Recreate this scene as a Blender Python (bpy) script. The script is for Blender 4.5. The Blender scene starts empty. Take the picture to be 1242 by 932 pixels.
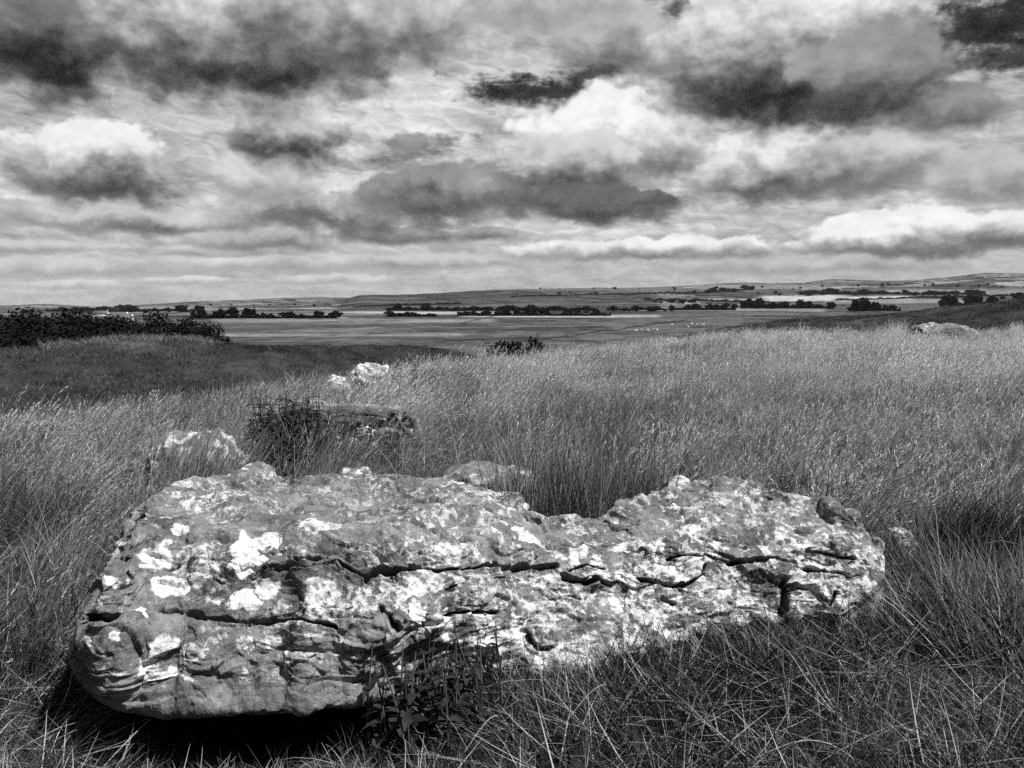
import bpy, math, random
import numpy as np
from mathutils import Vector, Euler, Matrix

rng = np.random.default_rng(11)
random.seed(5)
sc = bpy.context.scene
COL = sc.collection

# ------------------------------------------------------------------ camera model
F = 1075.0; CX = 621.0; CY = 466.0
PITCH = math.radians(5.53)
CAMZ = 1.4
SP, CP = math.sin(PITCH), math.cos(PITCH)

def ray(px, py):
    a = (np.asarray(px, float) - CX) / F
    b = (CY - np.asarray(py, float)) / F
    return a, CP + b * SP, -SP + b * CP

def at_z(px, py, z):
    dx, dy, dz = ray(px, py)
    t = (np.asarray(z, float) - CAMZ) / dz
    return dx * t, dy * t

def at_r(px, py, r):
    dx, dy, dz = ray(px, py)
    k = r / np.hypot(dx, dy)
    return float(dx * k), float(dy * k), float(CAMZ + dz * k)

def azel(px, py):
    dx, dy, dz = ray(px, py)
    return float(np.arctan2(dx, dy)), float(np.arctan2(dz, np.hypot(dx, dy)))

def to_px(P):
    x, y, z = P[..., 0], P[..., 1], P[..., 2] - CAMZ
    f = y * CP - z * SP
    u = y * SP + z * CP
    return CX + F * x / f, CY - F * u / f

# ------------------------------------------------------------------ numpy noise
_perm = np.random.default_rng(3).permutation(256)
_perm = np.concatenate([_perm, _perm, _perm]).astype(np.int32)
_g = np.random.default_rng(4).normal(size=(256, 3)); _g /= np.linalg.norm(_g, axis=1)[:, None]

def pnoise(p):
    p = np.asarray(p, float)
    i = np.floor(p).astype(np.int64); f = p - i
    i &= 255
    w = f * f * f * (f * (f * 6 - 15) + 10)
    out = 0
    for dx in (0, 1):
        wx = w[..., 0] if dx else 1 - w[..., 0]
        for dy in (0, 1):
            wy = w[..., 1] if dy else 1 - w[..., 1]
            for dz in (0, 1):
                wz = w[..., 2] if dz else 1 - w[..., 2]
                h = _perm[_perm[_perm[(i[..., 0] + dx) & 255] + ((i[..., 1] + dy) & 255)] + ((i[..., 2] + dz) & 255)]
                g = _g[h]
                out = out + wx * wy * wz * (g[..., 0] * (f[..., 0] - dx) + g[..., 1] * (f[..., 1] - dy) + g[..., 2] * (f[..., 2] - dz))
    return out * 1.5

def fbm(p, octv=4, gain=.5, lac=2.03):
    p = np.asarray(p, float); a = 1; s = 0
    for k in range(octv):
        s = s + a * pnoise(p + 17.3 * k); p = p * lac; a *= gain
    return s

def ridged(p, octv=4, gain=.5):
    p = np.asarray(p, float); a = 1; s = 0; n = 0
    for k in range(octv):
        s = s + a * (1 - np.abs(pnoise(p + 9.1 * k)) * 2); n += a; p = p * 2.1; a *= gain
    return s / n

def n2(x, y, s, octv=3, off=0):
    x = np.asarray(x, float)
    return fbm(np.stack([x * s + off, np.asarray(y, float) * s - off, np.full(x.shape, .5 + off)], -1), octv)

def worley(p, seed=0):
    """nearest jittered cell point: per-cell random plane (angular chips) and distance to it"""
    p = np.asarray(p, float); ip = np.floor(p).astype(np.int64); best = np.full(p.shape[:-1], 1e9); val = np.zeros(p.shape[:-1])
    for dx in (-1, 0, 1):
        for dy in (-1, 0, 1):
            for dz in (-1, 0, 1):
                c = ip + np.array([dx, dy, dz]); cm = (c + seed) & 255
                h = _perm[_perm[_perm[cm[..., 0]] + cm[..., 1]] + cm[..., 2]]
                d = p - (c + .5 + .45 * _g[h]); d2 = (d * d).sum(-1)
                m = d2 < best; best[m] = d2[m]
                val[m] = ((d * _g[(h + 91) & 255]).sum(-1) + .35 * _g[(h + 40) & 255][..., 0])[m]
    return val, best

def sstep(a, b, x):
    t = np.clip((x - a) / (b - a), 0, 1)
    return t * t * (3 - 2 * t)

def pchip(xk, yk, x):
    xk = np.asarray(xk, float); yk = np.asarray(yk, float)
    h = np.diff(xk); d = np.diff(yk) / h
    m = np.zeros_like(yk)
    for i in range(1, len(xk) - 1):
        if d[i - 1] * d[i] > 0:
            w1 = 2 * h[i] + h[i - 1]; w2 = h[i] + 2 * h[i - 1]
            m[i] = (w1 + w2) / (w1 / d[i - 1] + w2 / d[i])
    m[0] = d[0]; m[-1] = d[-1]
    x = np.clip(x, xk[0], xk[-1])
    k = np.clip(np.searchsorted(xk, x) - 1, 0, len(xk) - 2)
    t = (x - xk[k]) / h[k]
    return ((2*t**3 - 3*t**2 + 1) * yk[k] + (t**3 - 2*t**2 + t) * h[k] * m[k]
            + (-2*t**3 + 3*t**2) * yk[k+1] + (t**3 - t**2) * h[k] * m[k+1])

# ------------------------------------------------------------------ object helpers
def mesh_from(name, V, faces, attrs=None, mat=None, smooth=False):
    """faces: (n,3) or (n,4) int array, or a list of such arrays"""
    me = bpy.data.meshes.new(name)
    V = np.asarray(V, np.float32)
    fl = faces if isinstance(faces, list) else [faces]
    fl = [np.asarray(f, np.int32) for f in fl if len(f)]
    loops = np.concatenate([f.ravel() for f in fl])
    cnt = np.concatenate([np.full(len(f), f.shape[1], np.int32) for f in fl])
    st = np.concatenate([[0], np.cumsum(cnt)[:-1]]).astype(np.int32)
    me.vertices.add(len(V)); me.vertices.foreach_set('co', V.ravel())
    me.loops.add(len(loops)); me.loops.foreach_set('vertex_index', loops)
    me.polygons.add(len(cnt)); me.polygons.foreach_set('loop_start', st); me.polygons.foreach_set('loop_total', cnt)
    if smooth: me.polygons.foreach_set('use_smooth', np.ones(len(cnt), bool))
    me.update(calc_edges=True)
    for k, a in (attrs or {}).items():
        at = me.attributes.new(k, 'FLOAT', 'POINT'); at.data.foreach_set('value', np.asarray(a, np.float32))
    if mat: me.materials.append(mat)
    return me

def link(name, me, parent=None, loc=(0, 0, 0), rz=0, scale=1):
    o = bpy.data.objects.new(name, me); COL.objects.link(o)
    o.location = loc; o.rotation_euler = (0, 0, rz)
    o.scale = (scale,) * 3 if not hasattr(scale, '__len__') else scale
    if parent: o.parent = parent
    return o

def tag(o, label=None, cat=None, group=None, kind=None):
    if label: o['label'] = label
    if cat: o['category'] = cat
    if group: o['group'] = group
    if kind: o['kind'] = kind
    return o

# ------------------------------------------------------------------ node helpers
class S:
    """a float socket with arithmetic"""
    def __init__(s, nt, k): s.nt = nt; s.k = k
    def _m(s, op, *a, clamp=False):
        n = s.nt.nodes.new('ShaderNodeMath'); n.operation = op; n.use_clamp = clamp
        for i, v in enumerate((s,) + a):
            if isinstance(v, S): s.nt.links.new(v.k, n.inputs[i])
            else: n.inputs[i].default_value = float(v)
        return S(s.nt, n.outputs[0])
    def __add__(s, o): return s._m('ADD', o)
    __radd__ = __add__
    def __mul__(s, o): return s._m('MULTIPLY', o)
    __rmul__ = __mul__
    def __sub__(s, o): return s._m('SUBTRACT', o)
    def __rsub__(s, o): return s._m('MULTIPLY', -1)._m('ADD', o)
    def __truediv__(s, o): return s._m('DIVIDE', o)
    def pow(s, e): return s._m('POWER', e)
    def max(s, o): return s._m('MAXIMUM', o)
    def min(s, o): return s._m('MINIMUM', o)
    def clamp(s): return s._m('ADD', 0, clamp=True)
    def step(s, a, b):
        n = s.nt.nodes.new('ShaderNodeMapRange'); n.interpolation_type = 'SMOOTHSTEP'
        s.nt.links.new(s.k, n.inputs[0]); n.inputs[1].default_value = a; n.inputs[2].default_value = b
        return S(s.nt, n.outputs[0])
    def lin(s, a, b, c=0, d=1):
        n = s.nt.nodes.new('ShaderNodeMapRange'); n.clamp = True
        s.nt.links.new(s.k, n.inputs[0])
        for i, v in enumerate((a, b, c, d)): n.inputs[i + 1].default_value = v
        return S(s.nt, n.outputs[0])

def mixf(t, a, b):
    """a + t(b-a)"""
    if isinstance(a, S) and isinstance(b, S): return a + t * (b - a)
    if isinstance(b, S): return a + t * (b - a)
    return a + t * (b - a) if isinstance(a, S) else t * (b - a) + a

def noise(nt, vec, scale, detail=4, rough=.5, dist=0., lac=2.0, dim='3D'):
    n = nt.nodes.new('ShaderNodeTexNoise'); n.noise_dimensions = dim
    nt.links.new(vec, n.inputs['Vector'])
    n.inputs['Scale'].default_value = scale; n.inputs['Detail'].default_value = detail
    n.inputs['Roughness'].default_value = rough; n.inputs['Distortion'].default_value = dist
    n.inputs['Lacunarity'].default_value = lac
    return S(nt, n.outputs[0])

def combine(nt, x, y, z=0.):
    n = nt.nodes.new('ShaderNodeCombineXYZ')
    for i, v in enumerate((x, y, z)):
        if isinstance(v, S): nt.links.new(v.k, n.inputs[i])
        else: n.inputs[i].default_value = v
    return n.outputs[0]

def attr(nt, name, typ='GEOMETRY'):
    n = nt.nodes.new('ShaderNodeAttribute'); n.attribute_type = typ; n.attribute_name = name
    return S(nt, n.outputs['Fac'])

def new_mat(name):
    m = bpy.data.materials.new(name); m.use_nodes = True
    nt = m.node_tree; nt.nodes.clear()
    out = nt.nodes.new('ShaderNodeOutputMaterial')
    return m, nt, out

def grey(nt, v):
    n = nt.nodes.new('ShaderNodeCombineColor')
    for i in range(3):
        if isinstance(v, S): nt.links.new(v.k, n.inputs[i])
        else: n.inputs[i].default_value = v
    return n.outputs[0]

def bsdf(nt, out, val, rough=.9, spec=.2, bump=None, bstr=.3, bdist=.01):
    b = nt.nodes.new('ShaderNodeBsdfPrincipled')
    nt.links.new(grey(nt, val), b.inputs['Base Color'])
    b.inputs['Roughness'].default_value = rough
    b.inputs['Specular IOR Level'].default_value = spec
    if bump is not None:
        n = nt.nodes.new('ShaderNodeBump'); n.inputs['Strength'].default_value = bstr; n.inputs['Distance'].default_value = bdist
        nt.links.new(bump.k, n.inputs['Height']); nt.links.new(n.outputs[0], b.inputs['Normal'])
    nt.links.new(b.outputs[0], out.inputs['Surface'])
    return b

# ================================================================== TERRAIN
AZF = np.radians(np.arange(-46, 46.01, .12))
AZB = np.radians(np.arange(49, 311.1, 4.))
AZ = np.concatenate([AZF, AZB])                      # wraps round
NR = 620
LR = np.linspace(math.log(.5), math.log(20000), NR)
R = np.exp(LR)

def prof(pts):
    """[(X,Y)...] -> arrays over AZ of tan(elevation)"""
    a, s = [], []
    for X, Y in pts:
        dx, dy, dz = ray(X, Y)
        a.append(math.atan2(dx, dy)); s.append(dz / math.hypot(dx, dy))
    az = np.where(AZ > math.pi, AZ - 2 * math.pi, AZ)
    return pchip(a, s, az)

def pr_val(pts):
    a = [math.atan2(*ray(X, 420)[:2]) for X, _ in pts]
    az = np.where(AZ > math.pi, AZ - 2 * math.pi, AZ)
    return pchip(a, [v for _, v in pts], az)

GRASS_H = pr_val([(0, .36), (400, .36), (620, .42), (1242, .42)])
r_c = pr_val([(-200, 13), (0, 13.5), (300, 16), (560, 21), (820, 27), (1242, 30), (1500, 30)])
s_c = prof([(-300, 520), (0, 503), (100, 492), (200, 482), (300, 467), (370, 457), (440, 451), (500, 441), (560, 433),
            (620, 428), (700, 422), (800, 413), (880, 403), (1000, 402), (1100, 398), (1242, 395), (1500, 395)])
r_b = pr_val([(-200, 34), (0, 36), (260, 38), (420, 44), (600, 55), (830, 75), (1000, 70), (1242, 62), (1500, 60)])
s_b = prof([(-300, 424), (0, 419), (60, 416), (120, 413), (180, 411), (230, 413), (262, 417), (300, 419), (360, 417), (420, 417), (470, 418),
            (520, 421), (560, 429), (600, 436), (700, 434), (800, 418), (830, 408), (870, 399), (905, 394), (950, 388.5), (1000, 383.5),
            (1050, 380), (1100, 377), (1150, 372), (1200, 366), (1242, 361), (1500, 345)])
s_h = prof([(-300, 376), (0, 374), (60, 375), (150, 372), (230, 368), (330, 366), (405, 365), (425, 360), (440, 357), (480, 356.5), (530, 355),
            (620, 350), (700, 348.5), (800, 347), (900, 344), (1000, 344), (1080, 343), (1150, 340), (1242, 336), (1500, 334)])
s_far = prof([(-300, 372), (0, 371), (50, 369), (120, 372), (230, 366), (300, 364), (350, 361.5), (400, 361), (440, 362), (620, 352), (800, 349),
              (900, 344), (960, 345), (1010, 340), (1080, 342), (1150, 338), (1195, 333), (1242, 333), (1500, 332)])
az_s = np.where(AZ > math.pi, AZ - 2 * math.pi, AZ)
Z = np.zeros((len(AZ), NR))
for i in range(len(AZ)):
    zc = CAMZ + r_c[i] * s_c[i] - GRASS_H[i]
    zb = CAMZ + r_b[i] * s_b[i] - .12
    def zy(r, Y): return CAMZ + r * (-(Y - 361.9) / F)
    yh = 361.9 - s_h[i] * F
    k = np.clip((yh - 340) / 35, 0, 1)                       # left plain is lower than the right
    kn = [.5, 3.0, r_c[i] * .55, r_c[i], r_c[i] * 1.25, r_b[i] * .78, r_b[i], r_b[i] * 1.3, 125, 200, 260, 400, 650, 950, 1100, 1500, 2300, 3400, 5200, 7600, 12000, 15000, 20000]
    zz = [0, 0, zc * .12 + .07, zc, zc - .55, min(zb - 1.1, zc - .5), zb, zb - 2.2, zy(125, 446), zy(200, 424), zy(260, 413), zy(400, 400), zy(650, 390),
          zy(950, 384.5), zy(1100, 382), zy(1500, 377 * (1 - k) + 381 * k), zy(2300, 369 * (1 - k) + 379 * k), zy(3400, 361 * (1 - k) + 377 * k), zy(5200, yh + 1.5),
          zy(7600, yh + 4.), CAMZ + 12000 * s_far[i], zy(15000, yh + 5), zy(20000, yh + 6)]
    Z[i] = pchip(np.log(kn), zz, LR)
PX = np.sin(AZ)[:, None] * R[None]; PY = np.cos(AZ)[:, None] * R[None]
rr = np.broadcast_to(R[None], PX.shape)
Z += n2(PX, PY, .9, 3) * .05 * sstep(3.2, 6, rr) * (1 - sstep(60, 200, rr))
Z += n2(PX, PY, .18, 3, 4) * .16 * sstep(9, 20, rr) * (1 - sstep(100, 300, rr))
Z += n2(PX, PY, .012, 3, 8) * 1.0 * sstep(120, 400, rr) * (1 - sstep(900, 1500, rr))
Z += n2(PX, PY, .0016, 4, 2) * 11 * sstep(1400, 3500, rr) * (1 - sstep(9000, 14000, rr))
_azx = np.concatenate([AZ, [AZ[0] + 2 * math.pi]])

def ground(x, y):
    x = np.asarray(x, float); y = np.asarray(y, float)
    az = np.arctan2(x, y); az = np.where(az < AZ[0], az + 2 * math.pi, az)
    r = np.clip(np.hypot(x, y), .5, 19900)
    i = np.clip(np.searchsorted(_azx, az) - 1, 0, len(AZ) - 1); t = (az - _azx[i]) / (_azx[i + 1] - _azx[i])
    fj = (np.log(r) - LR[0]) / (LR[1] - LR[0]); j = np.clip(fj.astype(int), 0, NR - 2); u = fj - j
    i1 = (i + 1) % len(AZ)
    return (Z[i, j] * (1 - t) + Z[i1, j] * t) * (1 - u) + (Z[i, j + 1] * (1 - t) + Z[i1, j + 1] * t) * u

def on_ground(px, py, r):
    x, y, _ = at_r(px, py, r)
    return x, y, float(ground(x, y))

# field colours: crops, pasture and heath, with cloud shade put into the dark patches, drawn as world-space parcels
Z -= .10 * np.exp(-((PX + .75) / .62) ** 2 - ((PY - 2.75) / .55) ** 2)
PXs, PYs = to_px(np.stack([PX, PY, Z], -1))
front = (np.abs(az_s) < math.radians(45))[:, None] & (rr > 0)
tone = np.full(PX.shape, .085)
soil = .035
tone = np.where(rr < r_c[:, None] * 1.12, soil, tone)
bank = (rr > r_c[:, None] * 1.12) & (rr < r_b[:, None] * 1.08)
tone = np.where(bank, .030 + .018 * np.clip(n2(PX, PY, .5, 4, 3) + .3, 0, 1), tone)  # cloud shade on the bank put into its dark ground tone
near = (rr >= r_b[:, None] * 1.08) & (rr < 1150)
streak = n2(PX, PY, .012, 4, 1) + .8 * n2(PX, PY, .09, 3, 14)
tone = np.where(near, .054 + .04 * streak + .03 * n2(PX, PY, .004, 3, 7), tone).clip(.015)
# far parcels: jittered cells aligned to a tilted grid
def parcels(x, y, s, seed):
    c, s_ = math.cos(.35), math.sin(.35)
    u = (x * c + y * s_) / s + .25 * n2(x, y, .4 / s, 2, seed); v = (-x * s_ + y * c) / (s * .55) + .25 * n2(x, y, .4 / s, 2, seed + 3)
    v = v + .5 * (np.floor(u).astype(int) % 2)
    h = (np.floor(u) * 127.1 + np.floor(v) * 311.7 + seed * 74.7)
    fu, fv = u - np.floor(u), v - np.floor(v)
    edge = np.minimum(np.minimum(fu, 1 - fu), np.minimum(fv, 1 - fv) * .55) * s
    return np.abs(np.sin(h) * 43758.5453) % 1, edge
far = rr >= 1150
q, hedge_d = parcels(PX, PY, 520, 2)
ft = .055 + .16 * q ** 1.6
ft = np.where(q > .93, .24, ft)
ft = ft * (1 + .35 * n2(PX, PY, .004, 3, 5)) * (1 + .5 * n2(PX, PY, .02, 3, 15))
ft = np.where((hedge_d < 9 + .004 * rr) & (n2(PX, PY, .006, 2, 25) > -.25), .016, ft)
tone = np.where(far, ft, tone)
def patch(poly_px, val, feather=1.2):
    """one field, bounded by its corners as seen on the land"""
    global tone
    x0, x1, y0, y1 = poly_px
    w = n2(PX, PY, .003, 2, 6) * 1.5
    m = sstep(x0 - 8, x0 + 8, PXs + 8 * w) * (1 - sstep(x1 - 8, x1 + 8, PXs)) * sstep(y0 - feather, y0 + feather, PYs + w) * (1 - sstep(y1 - feather, y1 + feather, PYs + w))
    m = np.where(front & (rr > 300), m, 0)
    tone = tone * (1 - m) + val * m
patch((405, 800, 352, 381), np.clip(tone * .30 + .022 + .03 * n2(PX, PY, .005, 4, 35), .012, .09))                           # heath covered hill, cloud shade put into its dark tone
patch((620, 830, 346, 353), .10)
patch((930, 1105, 359.5, 366), .34, .7)
patch((1010, 1190, 363.5, 368), .18, .8)
patch((820, 900, 363, 366.5), .2, .6)
patch((400, 620, 378, 380.5), .30, .6)
patch((560, 800, 382.5, 385), .28, .5)
patch((240, 420, 384.5, 386.5), .2, .6)
patch((1070, 1242, 352, 357), .16, .7)
patch((100, 260, 372, 377), .16, .7)
patch((840, 1000, 346, 351), .15)
patch((780, 1000, 374, 378), .17, .6)
patch((265, 600, 387, 392), .15, 2)
patch((265, 560, 404, 408), .15, 2)
patch((740, 900, 385, 400), .08, 4)

nA = len(AZ)
V = np.concatenate([np.stack([PX, PY, Z], -1).reshape(-1, 3), [[0, 0, 0]]])
ii, jj = np.meshgrid(np.arange(nA), np.arange(NR - 1), indexing='ij')
i1 = (ii + 1) % nA
quads = np.stack([ii * NR + jj, ii * NR + jj + 1, i1 * NR + jj + 1, i1 * NR + jj], -1).reshape(-1, 4)[:, ::-1]
ci = np.arange(nA)
tris = np.stack([np.full(nA, nA * NR), ((ci + 1) % nA) * NR, ci * NR], -1)
m_ground, nt, out = new_mat('turf_ground')
pos = nt.nodes.new('ShaderNodeNewGeometry').outputs['Position']
tn = attr(nt, 'tone')
n1 = noise(nt, pos, 9, 5, .65); n2_ = noise(nt, pos, .35, 5, .7); n3 = noise(nt, pos, .02, 4, .6); n4 = noise(nt, pos, .11, 5, .75)
n5 = noise(nt, pos, .9, 4, .7)
val = tn * (1 + (n1 - .5) * .6 + (n2_ - .5) * 1.4 + (n3 - .5) * 2.0 + (n4 - .5) * 4.2 + (n5 - .5) * 1.2).max(.15)
bsdf(nt, out, val, .95, .05, noise(nt, pos, 24, 4, .7) * .5 + n2_ * 2, .6, .08)
g = link('ground', mesh_from('ground', V, [quads, tris], {'tone': np.concatenate([tone.ravel(), [soil]])}, m_ground, True))
tag(g, 'rolling grassland falling away to patchwork fields and far hills', 'ground', kind='structure')

# ================================================================== STONES
m_stone, nt, out = new_mat('limestone_with_lichen')
tc = nt.nodes.new('ShaderNodeTexCoord').outputs['Object']
li = attr(nt, 'lichen'); dk = attr(nt, 'stain')
a1 = noise(nt, tc, 7, 6, .65); a2 = noise(nt, tc, 40, 5, .7); a3 = noise(nt, tc, 160, 3, .6)
base = (.07 + a1.lin(.35, .7) * .18) * (.30 + a2 * 1.5) * (.55 + a3 * .9)
base = base * (1 - dk * .7)
spk = noise(nt, tc, 85, 3, .6).step(.60, .68) * noise(nt, tc, 9, 3, .6).step(.42, .6)
base = mixf(spk * .7, base, .42)
edge = li + ((a2 - .5) * .75 + (a3 - .5) * .55) * li.lin(.6, .95, 1, .45)
lm = edge.step(.46, .60)
lcol = (.44 + noise(nt, tc, 55, 4, .6).lin(.3, .7) * .34) * li.lin(.42, .92, .55, 1.15) * noise(nt, tc, 24, 4, .65).lin(.3, .7, .7, 1.25)
hole = noise(nt, tc, 120, 2, .5).step(.62, .7) * (1 - li.step(.75, .95))
lcol = mixf(hole, lcol, .16)
thin = li.step(.18, .55) * noise(nt, tc, 60, 4, .7).step(.5, .62) * .55
val = mixf(thin, base, .40)
val = mixf(lm, val, lcol)
bsdf(nt, out, val, .92, .12, a2 * .7 + a3 * .35 + noise(nt, tc, 18, 4, .6) + lm * .15, .55, .012)

cols = [ #  X   yb   yt   ym   yg    zb   zt   zm   zg
    (84, 795, 798, 801, 804, .31, .30, .28, .26),
    (90, 778, 788, 801, 815, .36, .345, .29, .23),
    (103, 724, 745, 790, 830, .46, .44, .33, .19),
    (130, 700, 715, 788, 850, .51, .50, .34, .15),
    (152, 655, 690, 782, 858, .57, .53, .35, .14),
    (178, 612, 660, 770, 861, .60, .56, .36, .125),
    (240, 584, 650, 760, 862, .60, .58, .36, .12),
    (320, 577, 652, 760, 864, .60, .58, .35, .11),
    (400, 578, 655, 760, 859, .60, .57, .35, .10),
    (480, 580, 658, 760, 845, .60, .56, .34, .08),
    (560, 590, 662, 745, 828, .57, .53, .32, .08),
    (615, 606, 656, 740, 822, .53, .50, .31, .08),
    (640, 626, 657, 735, 820, .50, .48, .30, .085),
    (680, 633, 660, 730, 817, .49, .465, .29, .09),
    (720, 632, 662, 727, 812, .49, .46, .285, .09),
    (760, 618, 660, 722, 800, .51, .455, .285, .10),
    (800, 600, 654, 716, 785, .53, .455, .285, .11),
    (850, 588, 651, 712, 775, .54, .445, .28, .11),
    (900, 588, 652, 707, 766, .53, .43, .275, .11),
    (950, 602, 655, 705, 758, .50, .41, .275, .12),
    (1000, 620, 660, 700, 750, .455, .39, .275, .14),
    (1040, 640, 668, 699, 735, .405, .365, .275, .17),
    (1062, 662, 677, 695, 716, .355, .335, .28, .22),
    (1073, 676, 682, 690, 698, .32, .31, .29, .275)]
C = np.array(cols, float)
NU, NV = 900, 520
Xs = np.concatenate([np.linspace(84, 110, 30)[:-1], np.linspace(110, 1055, NU - 60)[:-1], np.linspace(1055, 1073, 32)])
NU = len(Xs)
ctl = np.stack([pchip(C[:, 0], C[:, k], Xs) for k in range(1, 9)], -1)
ctl[:, :4] += (n2(Xs, Xs * 0, .021, 2)[:, None] * np.array([5.0, 4, 3, 4])) * sstep(90, 130, Xs)[:, None] * (1 - sstep(1040, 1070, Xs))[:, None]
def yat(k):
    return at_z(Xs, ctl[:, k], ctl[:, 4 + k])[1]
Yb, Yt, Ym, Yg = (yat(k) for k in range(4))
zb, zt, zm, zg = (ctl[:, 4 + k] for k in range(4))
ov = 1 - sstep(470, 520, Xs)                                  # overhang only under the left block
endw = sstep(84, 130, Xs) * (1 - sstep(1030, 1073, Xs))
e1 = sstep(96, 230, Xs)                                      # the nose at the left end hangs clear of the ground
Yn = (Yb + Yg) / 2 + .10; zn = zg + .03
P = [((Yb + .10) * e1 + Yn * (1 - e1), -.2 * e1 + zn * (1 - e1)), (Yb + .07, zb - .22 * endw), (Yb, zb - .01), (Yb * .6 + Yt * .4, zb * .55 + zt * .45 + .012),
     (Yt * .93 + Yb * .07, zt + .008), (Yt * .45 + Ym * .55, zt * .42 + zm * .58), (Ym, zm), (Yg * .6 + Ym * .4 - .01, zg * .55 + zm * .45),
     (Yg, zg), (Yg + .03 + .22 * ov * e1, zg - .02 - .03 * (1 - ov)), ((Yg + .05 + .55 * ov) * e1 + Yn * (1 - e1), -.2 * e1 + zn * (1 - e1))]
Py = np.stack([p[0] for p in P], 1); Pz = np.stack([p[1] for p in P], 1)
vk = np.array([0, .05, .11, .24, .40, .56, .68, .78, .88, .93, 1.])
vs = np.linspace(0, 1, NV)
def cubic_cols(K):
    out_ = np.zeros((NU, NV))
    m = np.gradient(K, vk, axis=1)
    k = np.clip(np.searchsorted(vk, vs) - 1, 0, len(vk) - 2); h = np.diff(vk)[k]; t = (vs - vk[k]) / h
    return ((2*t**3 - 3*t**2 + 1) * K[:, k] + (t**3 - 2*t**2 + t) * h * m[:, k] + (-2*t**3 + 3*t**2) * K[:, k+1] + (t**3 - t**2) * h * m[:, k+1])
yy = cubic_cols(Py); zz = cubic_cols(Pz)
# the column plane goes through the eye: x = y * ratio
xx = yy * ((Xs - CX) / F / CP)[:, None]
G = np.stack([xx, yy, zz], -1)
gx, gy = to_px(G)                                             # where each point of the face sits among the features traced below
xx = xx + 0
# exact column placement
G[..., 0] = (Xs - CX)[:, None] / F * (G[..., 1] * CP - (G[..., 2] - CAMZ) * SP)
gx, gy = to_px(G)

def normals(G):
    du = np.gradient(G, axis=0); dv = np.gradient(G, axis=1)
    n = np.cross(du, dv); n /= np.linalg.norm(n, axis=-1, keepdims=True) + 1e-9
    return n
N = normals(G)
if N[NU // 2, NV // 3, 2] < 0: N = -N
def dist_poly(pts, x, y, sy=1.0):
    d = np.full(x.shape, 1e9)
    for (x0, y0), (x1, y1) in zip(pts[:-1], pts[1:]):
        ax, ay = x1 - x0, (y1 - y0) * sy
        t = np.clip(((x - x0) * ax + (y - y0) * sy * ay) / (ax * ax + ay * ay + 1e-9), 0, 1)
        d = np.minimum(d, np.hypot(x - x0 - t * ax, (y - y0) * sy - t * ay))
    return d
facing = sstep(.30, .42, np.broadcast_to(vs[None], gx.shape)) * (1 - sstep(.9, .95, np.broadcast_to(vs[None], gx.shape)))
topm = 1 - sstep(.36, .46, np.broadcast_to(vs[None], gx.shape))
amp = endw[:, None] * .97 + .03
amp = amp * (1 - .75 * sstep(.80, .90, np.broadcast_to(vs[None], gx.shape)))
D = .034 * fbm(G * 2.3, 3) + .022 * fbm(G * 6.5 + 3, 4)
wob = G + .05 * np.stack([fbm(G * 5 + 61, 2), fbm(G * 5 + 71, 2), fbm(G * 5 + 81, 2)], -1)
D += .011 * (ridged(wob * np.array([4, 6, 15]) + 2, 4) - .5) * (.4 + .6 * facing)
D += .008 * fbm(G * 13 + 8, 4, .5) + .0022 * fbm(G * 48, 3)
D -= .006 * sstep(.36, .6, fbm(wob * np.array([11, 11, 20]) + 33, 3))
chip, _ = worley(wob * np.array([3.2, 6, 11]) + 3, 7)
chip2, _ = worley(wob * np.array([15, 18, 26]) + 5, 19)
D += .015 * chip + .007 * chip2
# bedding ledges on the face
zl = G[..., 2] + .05 * fbm(G * 1.8 + 5, 3) - .04 * G[..., 0]
st = (zl * 9.5) % 1.0
D += (.012 * (1 - sstep(.0, .2, st)) * -1 + .008 * st) * facing * (.4 + 1.0 * np.clip(fbm(G * 1.5 + 11, 2) + .4, 0, 1))
# flaky top: scale layers
fl = fbm(G * np.array([2.2, 5, 5]) + 21, 4)
D += topm * .018 * (np.floor(fl * 6) / 6 + .4 * fl)
D += -topm * .016 * sstep(.25, .5, fbm(G * np.array([9, 13, 9]) + 31, 2))
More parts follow.
